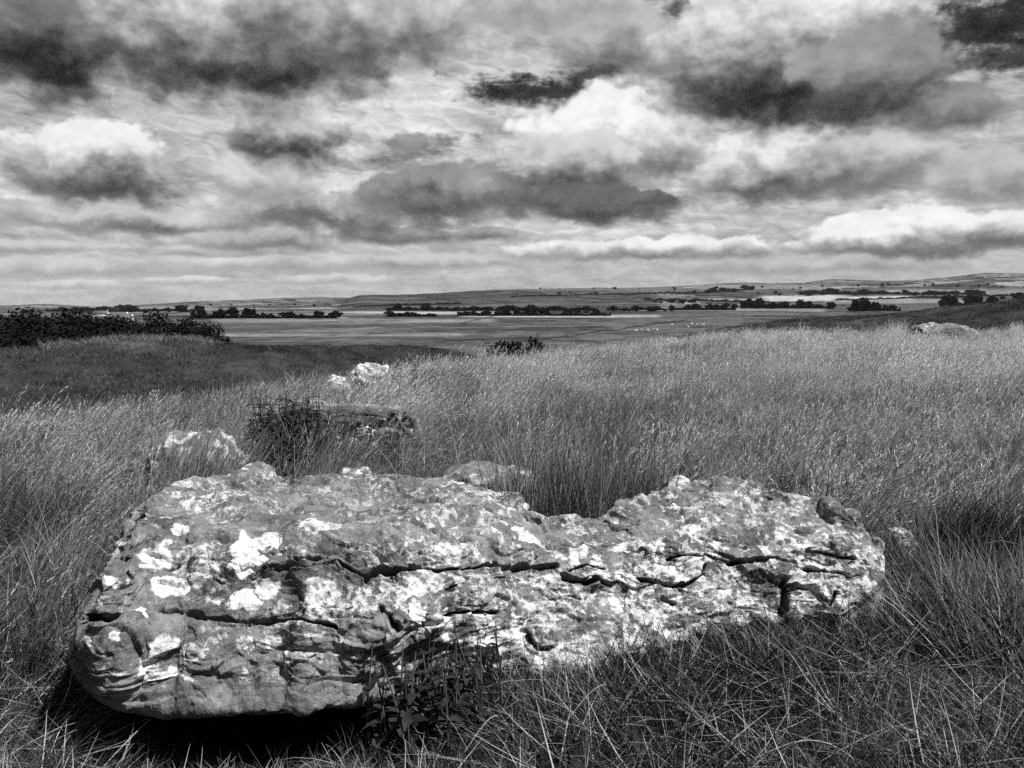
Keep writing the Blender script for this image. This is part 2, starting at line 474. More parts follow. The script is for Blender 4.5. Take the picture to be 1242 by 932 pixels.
# overall steps between the blocks
D += .022 * (1 - sstep(470, 500, gx + 12 * fbm(G * 9, 2))) * sstep(744, 760, gy) * facing
D -= .03 * sstep(478, 500, gx) * (1 - sstep(530, 570, gx)) * sstep(775, 805, gy) * facing
D *= amp
cr = [ # polyline, half width px, depth
    ([(196, 748), (240, 749), (300, 753), (348, 748), (356, 746)], 4.4, .10), ([(350, 747), (376, 754), (406, 761)], 2.4, .07),
    ([(318, 692), (335, 688), (350, 692), (390, 688), (412, 683)], 1.6, .035), ([(412, 683), (430, 694), (448, 702)], 2.0, .045),
    ([(446, 702), (458, 693), (480, 690), (500, 687)], 3.6, .07), ([(500, 687), (530, 690), (560, 691), (596, 685)], 1.6, .04),
    ([(596, 685), (625, 687), (650, 685), (674, 686)], 3.4, .085), ([(360, 680), (378, 678), (395, 679)], 2.2, .045),
    ([(464, 733), (474, 745), (484, 766)], 3.4, .07), ([(541, 747), (570, 743), (603, 742)], 1.8, .05), ([(515, 757), (520, 770), (518, 745)], 1.5, .03),
    ([(812, 678), (834, 671), (856, 675), (884, 683)], 1.8, .05), ([(880, 683), (911, 684), (939, 679), (966, 687), (999, 693), (1030, 698)], 3.0, .085),
    ([(980, 666), (1005, 671), (1036, 678)], 2.6, .07), ([(774, 704), (796, 707), (820, 711), (842, 704)], 3.2, .075), ([(842, 704), (852, 694), (858, 686)], 1.5, .04),
    ([(933, 704), (946, 715), (965, 712), (985, 718), (1000, 733)], 3.4, .09), ([(949, 706), (950, 722), (950, 745)], 5.0, .10),
    ([(683, 703), (708, 707), (725, 704)], 3.6, .08), ([(728, 706), (741, 713)], 3.0, .06), ([(690, 695), (712, 685), (730, 690)], 1.5, .03),
    ([(102, 752), (118, 749), (142, 753)], 5.0, .09), ([(147, 682), (156, 680)], 4.5, .08), ([(152, 700), (165, 712)], 2.0, .05), ([(192, 692), (216, 688)], 2.0, .05),
    ([(258, 706), (276, 712)], 1.8, .04),  
    ([(540, 716), (556, 712)], 2.0, .04), ([(600, 703), (640, 706)], 1.2, .02), ([(805, 725), (820, 731)], 2.5, .04), ([(430, 748), (450, 752)], 1.8, .03),
    ([(640, 772), (655, 786), (668, 784)], 3.0, .04), ([(170, 655), (160, 662)], 2.5, .05), ([(1014, 720), (1005, 735)], 2.0, .03),
    ([(735, 630), (745, 638), (775, 638)], 1.8, .03), ([(380, 640), (460, 632), (540, 640)], 1.5, .015), ([(250, 610), (330, 618), (420, 606)], 1.5, .012)]
jx = gx + 4 * fbm(G * 14 + 40, 3) + 4 * chip2; jy = gy + 1.5 * fbm(G * 16 + 50, 3) + 2.0 * chip2
crack = np.zeros(gx.shape)
for pts, w, dep in cr:
    x0 = min(p[0] for p in pts) - 30; x1 = max(p[0] for p in pts) + 30
    sel = (Xs > x0) & (Xs < x1)
    d = dist_poly(pts, jx[sel], jy[sel])
    ww = w * (1 + .5 * fbm(G[sel] * 20 + 60, 2))
    prof_ = 1 - sstep(ww * .7, ww * 1.25, d)
    crack[sel] = np.maximum(crack[sel], prof_)
    D[sel] -= dep * prof_ * endw[sel][:, None]
    D[sel] += .010 * np.exp(-(d / (w * 4 + 4)) ** 2) * (jy[sel] > np.interp(jx[sel], [p[0] for p in sorted(pts)], [p[1] for p in sorted(pts)])) * .6
G2 = G + N * D[..., None]
# lichen crusts
blobs = [(190, 676, 19, 17, 1.), (178, 688, 10, 8, .8), (240, 690, 34, 30, .62), (300, 664, 22, 18, 1.05), (300, 682, 24, 16, 1.1), (325, 660, 22, 13, .75), (200, 712, 17, 13, .95),
    (215, 718, 14, 10, .9), (322, 712, 16, 12, .85), (296, 730, 22, 14, 1.), (140, 708, 10, 7, .95), (167, 743, 8, 5, 1.1), (170, 756, 12, 8, .75), (194, 784, 18, 13, 1.),
    (178, 800, 14, 8, .8), (180, 814, 24, 13, 1.05), (208, 815, 14, 10, 1.), (141, 775, 8, 5, .95), (145, 808, 8, 5, .7), (265, 770, 20, 18, .45), (300, 782, 14, 18, .5), (294, 816, 9, 6, .6),
    (220, 645, 14, 6, .95), (385, 648, 28, 11, .75), (360, 672, 22, 8, .55), (415, 730, 58, 30, .55), (390, 716, 26, 18, .75), (350, 765, 60, 12, .52), (470, 778, 9, 16, .75),
    (503, 708, 8, 18, 1.), (508, 745, 12, 24, .9), (470, 720, 30, 20, .55), (545, 668, 40, 12, .75), (525, 655, 40, 8, .55), (590, 765, 16, 34, .9), (618, 785, 20, 26, .8), (600, 720, 40, 16, .55),
    (670, 740, 40, 40, .55), (700, 790, 40, 26, .70), (760, 770, 40, 30, .5), (700, 668, 14, 14, .85), (765, 660, 26, 14, .7), (790, 680, 30, 18, .6), (760, 700, 24, 20, .75),
    (840, 648, 26, 10, .75), (870, 662, 18, 10, .6), (810, 730, 50, 26, .5), (830, 690, 30, 10, .5), (880, 700, 44, 14, .6), (900, 730, 40, 24, .48), (960, 700, 30, 8, .7), (1000, 712, 26, 16, .8),
    (970, 726, 16, 9, 1.05), (990, 650, 26, 10, .6), (940, 660, 30, 10, .5), (1010, 640, 22, 12, .55), (1045, 672, 14, 10, .8), (1055, 682, 10, 8, .8), (250, 612, 40, 7, .6), (215, 602, 24, 6, .6),
    (280, 600, 30, 5, .5), (640, 648, 24, 5, .8), (700, 648, 20, 5, .6), (560, 640, 30, 8, .5), (450, 620, 60, 5, .45), (890, 620, 26, 8, .5), (650, 700, 30, 20, .45), (570, 735, 30, 24, .5), (555, 700, 40, 10, .6), (905, 593, 14, 8, .6),
    (730, 735, 40, 20, .5), (860, 740, 30, 20, .45), (800, 715, 30, 6, .55), (340, 735, 40, 8, .45), (260, 730, 26, 9, .5), (430, 690, 20, 6, .5), (240, 790, 26, 14, .52), (360, 800, 40, 18, .50), (420, 790, 26, 16, .50), (320, 825, 50, 10, .46), (455, 810, 16, 14, .62), (120, 735, 14, 9, .55), (110, 780, 10, 10, .6), (230, 830, 18, 7, .6), (330, 780, 20, 10, .6)]
lich = np.zeros(gx.shape)
lx = gx + 9 * fbm(G * 17 + 70, 4); ly = gy + 7 * fbm(G * 17 + 80, 4)
for bx, by, rx, ry, s in blobs:
    sel = (Xs > bx - rx * 2 - 16) & (Xs < bx + rx * 2 + 16)
    d = np.hypot((lx[sel] - bx) / rx, (ly[sel] - by) / ry)
    s = s if bx < 420 or s > .82 else s * .92
    lich[sel] = np.maximum(lich[sel], s * (1 - sstep(.62, 1.25, d)))
mott = fbm(G * 15 + 90, 5, .66); mot2 = fbm(G * 3.5 + 95, 3); fine_ = fbm(G * 42 + 97, 3, .6)
right = sstep(400, 560, gx) * (1 - topm * .5)
lich = np.clip(lich * (1 + .25 * fine_) * (lich > .05) + .16 * fine_ * (lich > .1) * (lich < .8), 0, 1.2)
speck = .31 + .62 * mott + .30 * mot2 + .40 * fine_ + .13 * right
speck = np.clip(speck, 0, .80) * (.62 + .38 * right)
streaks = fbm(G * np.array([5, 17, 17]) + 140, 4, .6)
speck = np.maximum(speck, topm * np.clip(.25 + .55 * streaks + .3 * fine_, 0, .58))
lich = np.maximum(lich, speck)
lich *= 1 - crack * .9
lich *= 1 - .15 * sstep(-.15, .25, mot2 * .5 + (gy - 815) / 60.) * (1 - sstep(440, 500, gx)) * (1 - sstep(.6, .9, lich))
stain = np.clip(.9 * sstep(.05, .5, fbm(G * 3.2 + 120, 4)) * (1 - .4 * topm) + crack, 0, 1) * .6
Vv = G2.reshape(-1, 3)
ii, jj = np.meshgrid(np.arange(NU - 1), np.arange(NV - 1), indexing='ij')
q = np.stack([ii * NV + jj, ii * NV + jj + 1, (ii + 1) * NV + jj + 1, (ii + 1) * NV + jj], -1).reshape(-1, 4)
# close the two ends with fans
def fan(col):
    return Vv[col * NV:(col + 1) * NV].mean(0)
Vv = np.concatenate([Vv, [fan(0), fan(NU - 1)]])
k = np.arange(NV - 1); nE = NU * NV
t0 = np.stack([np.full(NV - 1, nE), k + 1, k], -1); t1 = np.stack([np.full(NV - 1, nE + 1), (NU - 1) * NV + k, (NU - 1) * NV + k + 1], -1)
faces = [q, t0, t1]
nn = np.cross(Vv[q[:, 1]] - Vv[q[:, 0]], Vv[q[:, 2]] - Vv[q[:, 0]])
ctr = Vv.mean(0)
if ((Vv[q[:, 0]] - ctr) * nn).sum(1).mean() < 0: faces = [f[:, ::-1] for f in faces]
off = np.array([0.1, 3.3, 0.0])
big = link('fallen_megalith', mesh_from('fallen_megalith', Vv - off, faces, {'lichen': np.concatenate([lich.ravel(), [0, 0]]), 'stain': np.concatenate([stain.ravel(), [0, 0]])}, m_stone, True), loc=off)
tag(big, 'large fallen limestone slab crusted with white lichen and split by dark cracks', 'stone')
FOOT_X = np.concatenate([G2[:, :, 0].mean(1)])
foot_front = Yg - .02; foot_back = np.maximum(Yb, Yt) + .1

import bmesh
_bm = bmesh.new(); bmesh.ops.create_icosphere(_bm, subdivisions=6, radius=1)
ICO_V = np.array([v.co[:] for v in _bm.verts]); ICO_F = np.array([[v.index for v in f.verts] for f in _bm.faces]); _bm.free()
STONES = []
def stone(px, py_top, r, w, d, h, rz, label, seed, sink=.35, lichen=.5, boxy=.6, rot=(0, 0), name='limestone_boulder'):
    """a boulder whose top shows at (px, py_top) when r metres away; w, d, h its size"""
    x, y, z = at_r(px, py_top, r)
    v = ICO_V * 1.0
    v = np.sign(v) * np.abs(v) ** boxy
    v /= np.abs(v).max(0)
    half = np.array([w, d, h]) / 2
    p = v * half
    n = ICO_V
    s = seed * 7.7
    m = max(min(w, d, h * 1.5), .30)
    p = p + n * (m * .13 * fbm(p / m * 1.8 + s, 3))[:, None] + n * (m * .035 * (ridged(p / m * np.array([3, 3, 6]) + s, 4) - .5))[:, None] + n * (.010 * fbm(p * 17 + s, 3))[:, None]
    E = np.array(Euler((rot[0], rot[1], 0)).to_matrix())
    p = p @ E.T
    zt_ = p[:, 2].max()
    li_ = np.clip(.22 + .5 * lichen * .7 + .55 * fbm(p * 13 + s, 5, .65) + .25 * fbm(p * 3 + s, 2), 0, .9)
    stn = sstep(.05, .5, fbm(p * 5 + s + 9, 4)) * .5
    o = link(name, mesh_from(name, p, ICO_F, {'lichen': li_, 'stain': stn}, m_stone, True), loc=(x, y, z - zt_), rz=rz)
    tag(o, label, 'stone', 'other stones lying in the grass')
    STONES.append((x, y, max(w, d) * .5, min(w, d) * .5, rz if w >= d else rz + math.pi / 2))
    return o
stone(242, 519, 6.3, .74, .45, .85, .1, 'rounded pale stone with weeds at its right side, left of the nettle clump', 1, lichen=.5, boxy=.75, rot=(.1, -.16))
stone(303, 562, 4.95, .30, .28, .66, -.1, 'small pale humped stone just behind the upper left edge of the big slab', 2, lichen=1.0)
stone(428, 565, 5.0, .26, .25, .6, .2, 'small light stone half hidden in grass behind the middle of the big slab', 3, lichen=1.0)
stone(440, 517, 6.95, .22, .25, .6, .2, 'small blotchy white stone at the foot of the leaning slab', 4, lichen=.9)
stone(450, 440, 13.2, .66, .6, 1.0, .4, 'bright white boulder beyond the leaning slab, beside a dark leafy weed', 5, lichen=1.1)
stone(410, 454, 13.2, .50, .5, .7, .1, 'low white stone buried in pale grass, left of the bright white boulder', 6, lichen=1.0)
stone(1143, 390.5, 29.5, 2.1, 1.2, .9, -.05, 'long flat pale stone at the crest below the dark bank', 7, lichen=.25, boxy=.5, rot=(0, .05))
stone(815, 410, 26.5, .42, .35, .45, 0, 'tiny white stone in bright crest grass, left of the long flat stone', 8, lichen=1.1)
stone(956, 402, 29.5, .42, .3, .4, .3, 'tiny white stone in the crest grass at the tip of the dark bank', 9, lichen=1.1)
stone(588, 560, 4.72, .56, .30, .66, .05, 'flaky grey stone edge behind the big slab, left of the grassy hollow', 10, lichen=.3, boxy=.5)
stone(823, 576, 4.5, .17, .2, .62, .3, 'small white knobbly stone on the back edge of the big slab by the grassy hollow', 11, lichen=.9)
stone(893, 584, 4.32, .20, .2, .6, -.5, 'small pale rock with dark pits behind the right half of the big slab', 12, lichen=.8)
stone(1092, 641, 4.75, .12, .11, .2, 0, 'fist sized pale stone in the grass off the right tip of the big slab', 13, lichen=.9)
stone(948, 609, 4.24, .24, .22, .52, .3, 'smooth grey hump of stone at the back right shoulder of the big slab', 14, lichen=.2, boxy=.8)
# the leaning slab with its long straight top edge
x, y, z = at_r(440, 488, 7.4)
sl = stone(424, 482, 7.4, 1.16, .17, .85, 0, 'thin leaning stone slab with a straight pale top edge above dark weeds', 15, lichen=.1, boxy=.34, rot=(.14, .10), name='leaning_slab')

# ================================================================== GRASS
def strip_blades(root, az, L, width, lean, curl, tone_r, levels=4, hd=None):
    """many tapered, bent blades as one mesh. root (n,3)"""
    n = len(L)
    t = np.linspace(0, 1, levels + 1)[None, :]
    ang = lean[:, None] + curl[:, None] * t ** 1.4                    # angle from vertical along the blade
    seg = L[:, None] / levels
    hx = np.concatenate([np.zeros((n, 1)), np.cumsum(np.sin((ang[:, 1:] + ang[:, :-1]) / 2), 1)], 1) * seg
    hz = np.concatenate([np.zeros((n, 1)), np.cumsum(np.cos((ang[:, 1:] + ang[:, :-1]) / 2), 1)], 1) * seg
    dirx = np.sin(az)[:, None]; diry = np.cos(az)[:, None]
    ctr = np.stack([root[:, 0:1] + hx * dirx, root[:, 1:2] + hx * diry, root[:, 2:3] + hz], -1)
    wv = rng.uniform(0, 6.28, n)
    wd = np.stack([np.cos(wv), np.sin(wv), rng.normal(0, .25, n)], -1)[:, None, :]
    wt = width[:, None] * np.clip(np.minimum(1, (1 - t) * 1.9 + .10) * (.75 + .25 * np.minimum(1, t * 4)), 0, 1)
    Lf = ctr - wd * wt[..., None] / 2; Rt = ctr + wd * wt[..., None] / 2
    V = np.stack([Lf, Rt], 2).reshape(-1, 3)
    b = (np.arange(n) * (levels + 1) * 2)[:, None] + (np.arange(levels) * 2)[None]
    b = b.reshape(-1)
    Q = np.stack([b, b + 1, b + 3, b + 2], -1)
    tn_ = (tone_r[:, None, None] * np.ones((1, levels + 1, 2))).reshape(-1)
    ht = np.broadcast_to(t[:, :, None], (n, levels + 1, 2)).reshape(-1)
    return V, Q, tn_, ht, ctr

def heads(ctr, size, k, tone_r):
    """feathery seed heads: k small spikelets on the top of each stem"""
    tip = ctr[:, -1]; pre = ctr[:, -2]
    ax = tip - pre; ax /= np.linalg.norm(ax, axis=1, keepdims=True)
    n = len(tip); Vs, Qs = [], []
    for j in range(k):
        u = j / (k - 1)
        c = tip - ax * (size * (1 - u))[:, None]
        sp = rng.normal(0, 1, (n, 3)); sp -= (sp * ax).sum(1, keepdims=True) * ax; sp /= np.linalg.norm(sp, axis=1, keepdims=True)
        d = ax * .9 + sp * (.45 * (1.1 - u)); d /= np.linalg.norm(d, axis=1, keepdims=True)
        w = np.cross(d, sp); l = (size * .34)[:, None]; ww = (size * .045)[:, None]
        Vs.append(np.stack([c, c + d * l * .5 + w * ww, c + d * l, c + d * l * .5 - w * ww], 1).reshape(-1, 3))
        Qs.append((np.arange(n) * 4)[:, None] + np.array([[0, 1, 2, 3]]) + j * n * 4)
    return np.concatenate(Vs), np.concatenate(Qs), np.repeat(np.tile(tone_r, k), 4)

def grass_mat(name, dark, light, transl=.3):
    m, nt, out = new_mat(name)
    tb = attr(nt, 'tone'); ti = attr(nt, 'itone', 'INSTANCER')
    v = mixf((tb * .62 + ti * .45).clamp().pow(1.3), dark, light)
    d = nt.nodes.new('ShaderNodeBsdfDiffuse'); nt.links.new(grey(nt, v), d.inputs[0])
    tr = nt.nodes.new('ShaderNodeBsdfTranslucent'); nt.links.new(grey(nt, v), tr.inputs[0])
    gl = nt.nodes.new('ShaderNodeBsdfGlossy'); gl.inputs['Roughness'].default_value = .45; gl.inputs[0].default_value = (.5, .5, .5, 1)
    mx = nt.nodes.new('ShaderNodeMixShader'); mx.inputs[0].default_value = transl
    nt.links.new(d.outputs[0], mx.inputs[1]); nt.links.new(tr.outputs[0], mx.inputs[2])
    m2 = nt.nodes.new('ShaderNodeMixShader'); m2.inputs[0].default_value = .05
    nt.links.new(mx.outputs[0], m2.inputs[1]); nt.links.new(gl.outputs[0], m2.inputs[2])
    nt.links.new(m2.outputs[0], out.inputs[0])
    return m
m_mead = grass_mat('meadow_blades', .016, .66, .34)
m_seed = grass_mat('seed_grass_blades', .12, .80, .38)
m_mat = grass_mat('matted_blades', .009, .70, .2)
m_turf = grass_mat('bank_turf_blades', .014, .34, .25)  # kept dark to stand for the shade on the bank

WIND = math.radians(78)                                            # blades lean to the right of the picture
def tuft(kind, seed):
    global rng
    keep = rng; rng = np.random.default_rng(seed)
    parts = []
    if kind == 'meadow':
        n = 58; rad = .16
    elif kind == 'seed':
        n = 26; rad = .18
    elif kind == 'fount':
        n = 90; rad = .07
    elif kind == 'mat':
        n = 46; rad = .24
    else:
        n = 50; rad = .30
    a = rng.uniform(0, 6.28, n); q_ = rad * np.sqrt(rng.uniform(0, 1, n))
    root = np.stack([np.cos(a) * q_, np.sin(a) * q_, np.full(n, -.02)], -1)
    az = WIND + rng.normal(0, .9, n)
    tr = rng.beta(.9, 2.2, n)
    if kind == 'meadow':
        L = rng.uniform(.18, .42, n); w = rng.uniform(.0024, .0052, n); lean = np.abs(rng.normal(.26, .22, n)); curl = rng.uniform(.1, 1.6, n)
        V, Q, T, H, _ = strip_blades(root, az, L, w, lean, curl, tr, 4)
    elif kind == 'seed':
        L = rng.uniform(.38, .78, n); w = rng.uniform(.0015, .0028, n); lean = np.abs(rng.normal(.24, .15, n)); curl = rng.uniform(.2, 1.15, n)
        az = WIND + rng.normal(0, .6, n); tr = rng.beta(2.5, 1.6, n)
        V, Q, T, H, ctr = strip_blades(root, az, L, w, lean, curl, tr * .8, 4)
        hv, hq, ht = heads(ctr, rng.uniform(.06, .12, n), 7, np.clip(tr + .12, 0, 1))
        Q = np.concatenate([Q, hq + len(V)]); V = np.concatenate([V, hv]); T = np.concatenate([T, ht])
    elif kind == 'fount':
        L = rng.uniform(.35, .85, n); w = rng.uniform(.002, .0042, n); lean = np.abs(rng.normal(.22, .22, n)); curl = rng.uniform(.3, 1.9, n)
        az = WIND + rng.normal(0, 1.3, n); tr = rng.beta(.9, 1.6, n)
        V, Q, T, H, ctr = strip_blades(root, az, L, w, lean, curl, tr, 6)
    elif kind == 'mat':
        L = rng.uniform(.14, .40, n); w = rng.uniform(.0020, .0046, n); lean = np.clip(rng.normal(1.08, .36, n), .15, 1.52); curl = rng.uniform(-.5, 1.1, n)
        az = rng.normal(0, 1.1, n) + rng.choice([0, 1.6, 3.1], n)
        root[:, 2] = rng.uniform(-.02, .06, n); tr = rng.beta(.4, 4.2, n); tr[:6] = rng.uniform(.6, 1.5, 6); L[:6] *= 1.2; az[:6] = rng.uniform(0, 6.28, 6)
        V, Q, T, H, _ = strip_blades(root, az, L, w, lean, curl, tr, 4)
    else:
        L = rng.uniform(.06, .20, n); w = rng.uniform(.004, .009, n); lean = np.abs(rng.normal(.25, .2, n)); curl = rng.uniform(.2, 1.2, n)
        V, Q, T, H, _ = strip_blades(root, az, L, w, lean, curl, tr, 3)
    rng = keep
    return V, Q, T

def tuft_objs(kind, mat, count):
    res = []
    for i in range(count):
        V, Q, T = tuft(kind, 100 + i * 13 + len(kind))
        me = mesh_from(kind + '_tuft', V, Q, {'tone': T}, mat)
        res.append(bpy.data.objects.new(kind + '_tuft', me))       # source of the scatter only, not linked to the scene
    return res

def scatter(name, x, y, z, rz, tilt, tdir, scl, itone, srcs, label):
    n = len(x)
    me = bpy.data.meshes.new(name)
    me.vertices.add(n); me.vertices.foreach_set('co', np.stack([x, y, z], -1).astype(np.float32).ravel())
    def at_(nm, ty, key, val):
        a_ = me.attributes.new(nm, ty, 'POINT'); a_.data.foreach_set(key, val)
    rot = np.stack([tilt * np.cos(tdir), tilt * np.sin(tdir), rz], -1).astype(np.float32)
    at_('rot', 'FLOAT_VECTOR', 'vector', rot.ravel())
    at_('scl', 'FLOAT_VECTOR', 'vector', np.asarray(scl, np.float32).ravel())
    at_('itone', 'FLOAT', 'value', np.asarray(itone, np.float32))
    at_('idx', 'INT', 'value', np.random.default_rng(n).integers(0, len(srcs), n).astype(np.int32))
    for s in srcs[:1]: me.materials.append(s.data.materials[0])
    o = link(name, me)
    ng = bpy.data.node_groups.new(name, 'GeometryNodeTree')
    ng.interface.new_socket('Geometry', in_out='INPUT', socket_type='NodeSocketGeometry')
    ng.interface.new_socket('Geometry', in_out='OUTPUT', socket_type='NodeSocketGeometry')
    gi = ng.nodes.new('NodeGroupInput'); go = ng.nodes.new('NodeGroupOutput')
    jn = ng.nodes.new('GeometryNodeJoinGeometry')
    for s in srcs:
        oi = ng.nodes.new('GeometryNodeObjectInfo'); oi.inputs['Object'].default_value = s
        gt = ng.nodes.new('GeometryNodeGeometryToInstance')
        ng.links.new(oi.outputs['Geometry'], gt.inputs[0]); ng.links.new(gt.outputs[0], jn.inputs[0])
    ip = ng.nodes.new('GeometryNodeInstanceOnPoints')
    ng.links.new(gi.outputs[0], ip.inputs['Points']); ng.links.new(jn.outputs[0], ip.inputs['Instance'])
    ip.inputs['Pick Instance'].default_value = True
    def na(nm, ty, sock):
        a_ = ng.nodes.new('GeometryNodeInputNamedAttribute'); a_.data_type = ty; a_.inputs['Name'].default_value = nm
        ng.links.new(a_.outputs['Attribute'], ip.inputs[sock])
    na('idx', 'INT', 'Instance Index'); na('rot', 'FLOAT_VECTOR', 'Rotation'); na('scl', 'FLOAT_VECTOR', 'Scale')
    ng.links.new(ip.outputs[0], go.inputs[0])
    md = o.modifiers.new('scatter', 'NODES'); md.node_group = ng
    tag(o, label, 'grass', kind='stuff')
    return o

def in_stone(x, y, grow=0.0):
    """1 where the big slab or another stone stands"""
    X = CX + F * x / (y * CP + CAMZ * SP * .8)
    yf = np.interp(X, Xs, foot_front); yb_ = np.interp(X, Xs, foot_back)
    ins = (X > 80 - grow * 300) & (X < 1078 + grow * 250) & (y > yf - grow) & (y < yb_ + grow)
    for sx, sy, a_, b_, rz in STONES:
        c, s = math.cos(rz), math.sin(rz)
        u = ((x - sx) * c + (y - sy) * s) / (a_ + grow); v = (-(x - sx) * s + (y - sy) * c) / (b_ + grow)
        ins |= (u * u + v * v) < .85
    return ins

def field_points(n, rmin, rmax, power, amax=38):
    """random points in the wedge the picture looks over; power < 1 favours the near part"""
    u = rng.uniform(0, 1, n)
    r = (rmin ** power + u * (rmax ** power - rmin ** power)) ** (1 / power)
    a = np.radians(rng.uniform(-amax, amax, n))
    return r * np.sin(a), r * np.cos(a), r, a

def clumpy(x, y, s, seed):
    """tussock structure: 1 at tuft centres, 0 in the gaps between"""
    _, d = worley(np.stack([x / s, y / s, np.full(x.shape, .5)], -1) * np.array([1, 1, 0]) + np.array([0, 0, .5]), seed)
    return np.clip(1 - np.sqrt(d) * 1.15, 0, 1)

def crest_r(a):
    return np.interp(a, AZF, r_c[:len(AZF)])

SRC_M = tuft_objs('meadow', m_mead, 8); SRC_S = tuft_objs('seed', m_seed, 8)
SRC_F = tuft_objs('mat', m_mat, 8); SRC_T = tuft_objs('turf', m_turf, 5)

def patchy(x, y, s, off):
    return np.clip(.5 + 1.35 * n2(x, y, s, 4, off), 0, 1)

# how tall the grass stands: trampled and matted in front of the slab, long behind it
def tallness(x, y):
    X = CX + F * x / (y * CP + CAMZ * SP)
    front_z = sstep(3.5, 4.6, y - .10 * x + .5 * n2(x, y, .8, 2, 31))
    side = sstep(1.35, 1.75, -x - .12 * (y - 2.5)) * sstep(2.5, 3.2, y)
    return np.clip(np.maximum(front_z, side * .85), 0, 1)

def shade_zone(x, y):
    return np.maximum(np.exp(-((x + .78) / .55) ** 4 - ((y - 2.45) / .42) ** 4), np.exp(-((x + .24) / .20) ** 4 - ((y - 2.62) / .28) ** 4))
def ridge_gap(x, y, r, a):
    a0 = math.atan2((1143 - CX) / F, CP)
    a1_ = math.atan2((436 - CX) / F, CP)
    return (1 - .50 * (np.abs(a - a0) < .038) * sstep(24, 26.5, r) * (r < 31)) * (1 - .5 * (np.abs(a - a1_) < .045) * sstep(9.5, 11.5, r) * (r < 15)) * (1 - .30 * sstep(.6, .85, r / crest_r(a)))
# meadow undergrowth
x, y, r, a = field_points(22000, 1.7, 34, 1.15)
k = (r < crest_r(a) * 1.12) & ~in_stone(x, y, -.02)
x, y, r, a = x[k], y[k], r[k], a[k]
tl = tallness(x, y)
k = rng.uniform(0, 1, len(x)) < .08 + .92 * tl
x, y, r, a, tl = x[k], y[k], r[k], a[k], tl[k]
pt = patchy(x, y, .55, 2); pl = patchy(x, y, .16, 5)
s = (.42 + .68 * tl) * rng.uniform(.75, 1.2, len(x)) * (.8 + .4 * pl)
ws = 1 + .04 * r
nearstone = in_stone(x, y, .16) & (y < 4)
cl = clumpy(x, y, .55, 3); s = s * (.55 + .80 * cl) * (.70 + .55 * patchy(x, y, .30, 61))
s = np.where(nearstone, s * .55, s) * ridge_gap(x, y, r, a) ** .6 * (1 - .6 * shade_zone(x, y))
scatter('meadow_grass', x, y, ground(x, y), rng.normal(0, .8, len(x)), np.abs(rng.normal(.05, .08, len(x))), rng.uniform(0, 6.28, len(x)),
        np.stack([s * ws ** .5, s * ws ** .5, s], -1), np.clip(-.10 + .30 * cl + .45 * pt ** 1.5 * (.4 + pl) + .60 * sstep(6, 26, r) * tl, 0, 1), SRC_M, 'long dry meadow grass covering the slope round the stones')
# seed grass
x, y, r, a = field_points(22000, 2.6, 34, 1.3)
k = (r < crest_r(a) * 1.08) & ~in_stone(x, y, .03)
x, y, r, a = x[k], y[k], r[k], a[k]
tl = tallness(x, y); pt = patchy(x, y, .35, 9)
k = rng.uniform(0, 1, len(x)) < np.clip(tl * (.12 + 1.1 * pt) * (.35 + .65 * sstep(4, 9, r)), 0.0, 1)
x, y, r, a, pt = x[k], y[k], r[k], a[k], pt[k]
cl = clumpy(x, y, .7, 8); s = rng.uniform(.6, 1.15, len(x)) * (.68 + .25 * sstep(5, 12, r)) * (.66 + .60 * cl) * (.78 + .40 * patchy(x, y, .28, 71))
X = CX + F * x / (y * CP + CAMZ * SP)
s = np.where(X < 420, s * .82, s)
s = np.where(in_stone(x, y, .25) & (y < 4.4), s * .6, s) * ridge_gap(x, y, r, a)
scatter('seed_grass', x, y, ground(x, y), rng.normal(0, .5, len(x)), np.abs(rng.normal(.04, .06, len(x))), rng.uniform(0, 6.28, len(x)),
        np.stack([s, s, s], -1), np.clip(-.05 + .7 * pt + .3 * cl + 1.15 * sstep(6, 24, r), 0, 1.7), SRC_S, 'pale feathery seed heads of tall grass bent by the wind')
# fountain shaped tufts standing out of the meadow
x, y, r, a = field_points(1500, 3.0, 22, 1.1)
k = (r < crest_r(a) * .9) & ~in_stone(x, y, .12)
x, y, r, a = x[k], y[k], r[k], a[k]; tl = tallness(x, y)
k = rng.uniform(0, 1, len(x)) < (tl * .8 + .12) * np.clip(.2 + 1.2 * patchy(x, y, .5, 44), 0, 1)
x, y, r, a = x[k], y[k], r[k], a[k]
s = rng.uniform(.55, 1.05, len(x)) * (.6 + .4 * tallness(x, y)) * ridge_gap(x, y, r, a)
SRC_P = tuft_objs('fount', m_seed, 6)
scatter('tufted_grass', x, y, ground(x, y), rng.normal(0, .6, len(x)), np.abs(rng.normal(.05, .08, len(x))), rng.uniform(0, 6.28, len(x)),
        np.stack([s, s, s], -1), np.clip(rng.beta(1.2, 2, len(x)) * .9 - .15, 0, 1), SRC_P, 'arching tufts of pale grass standing out of the meadow')
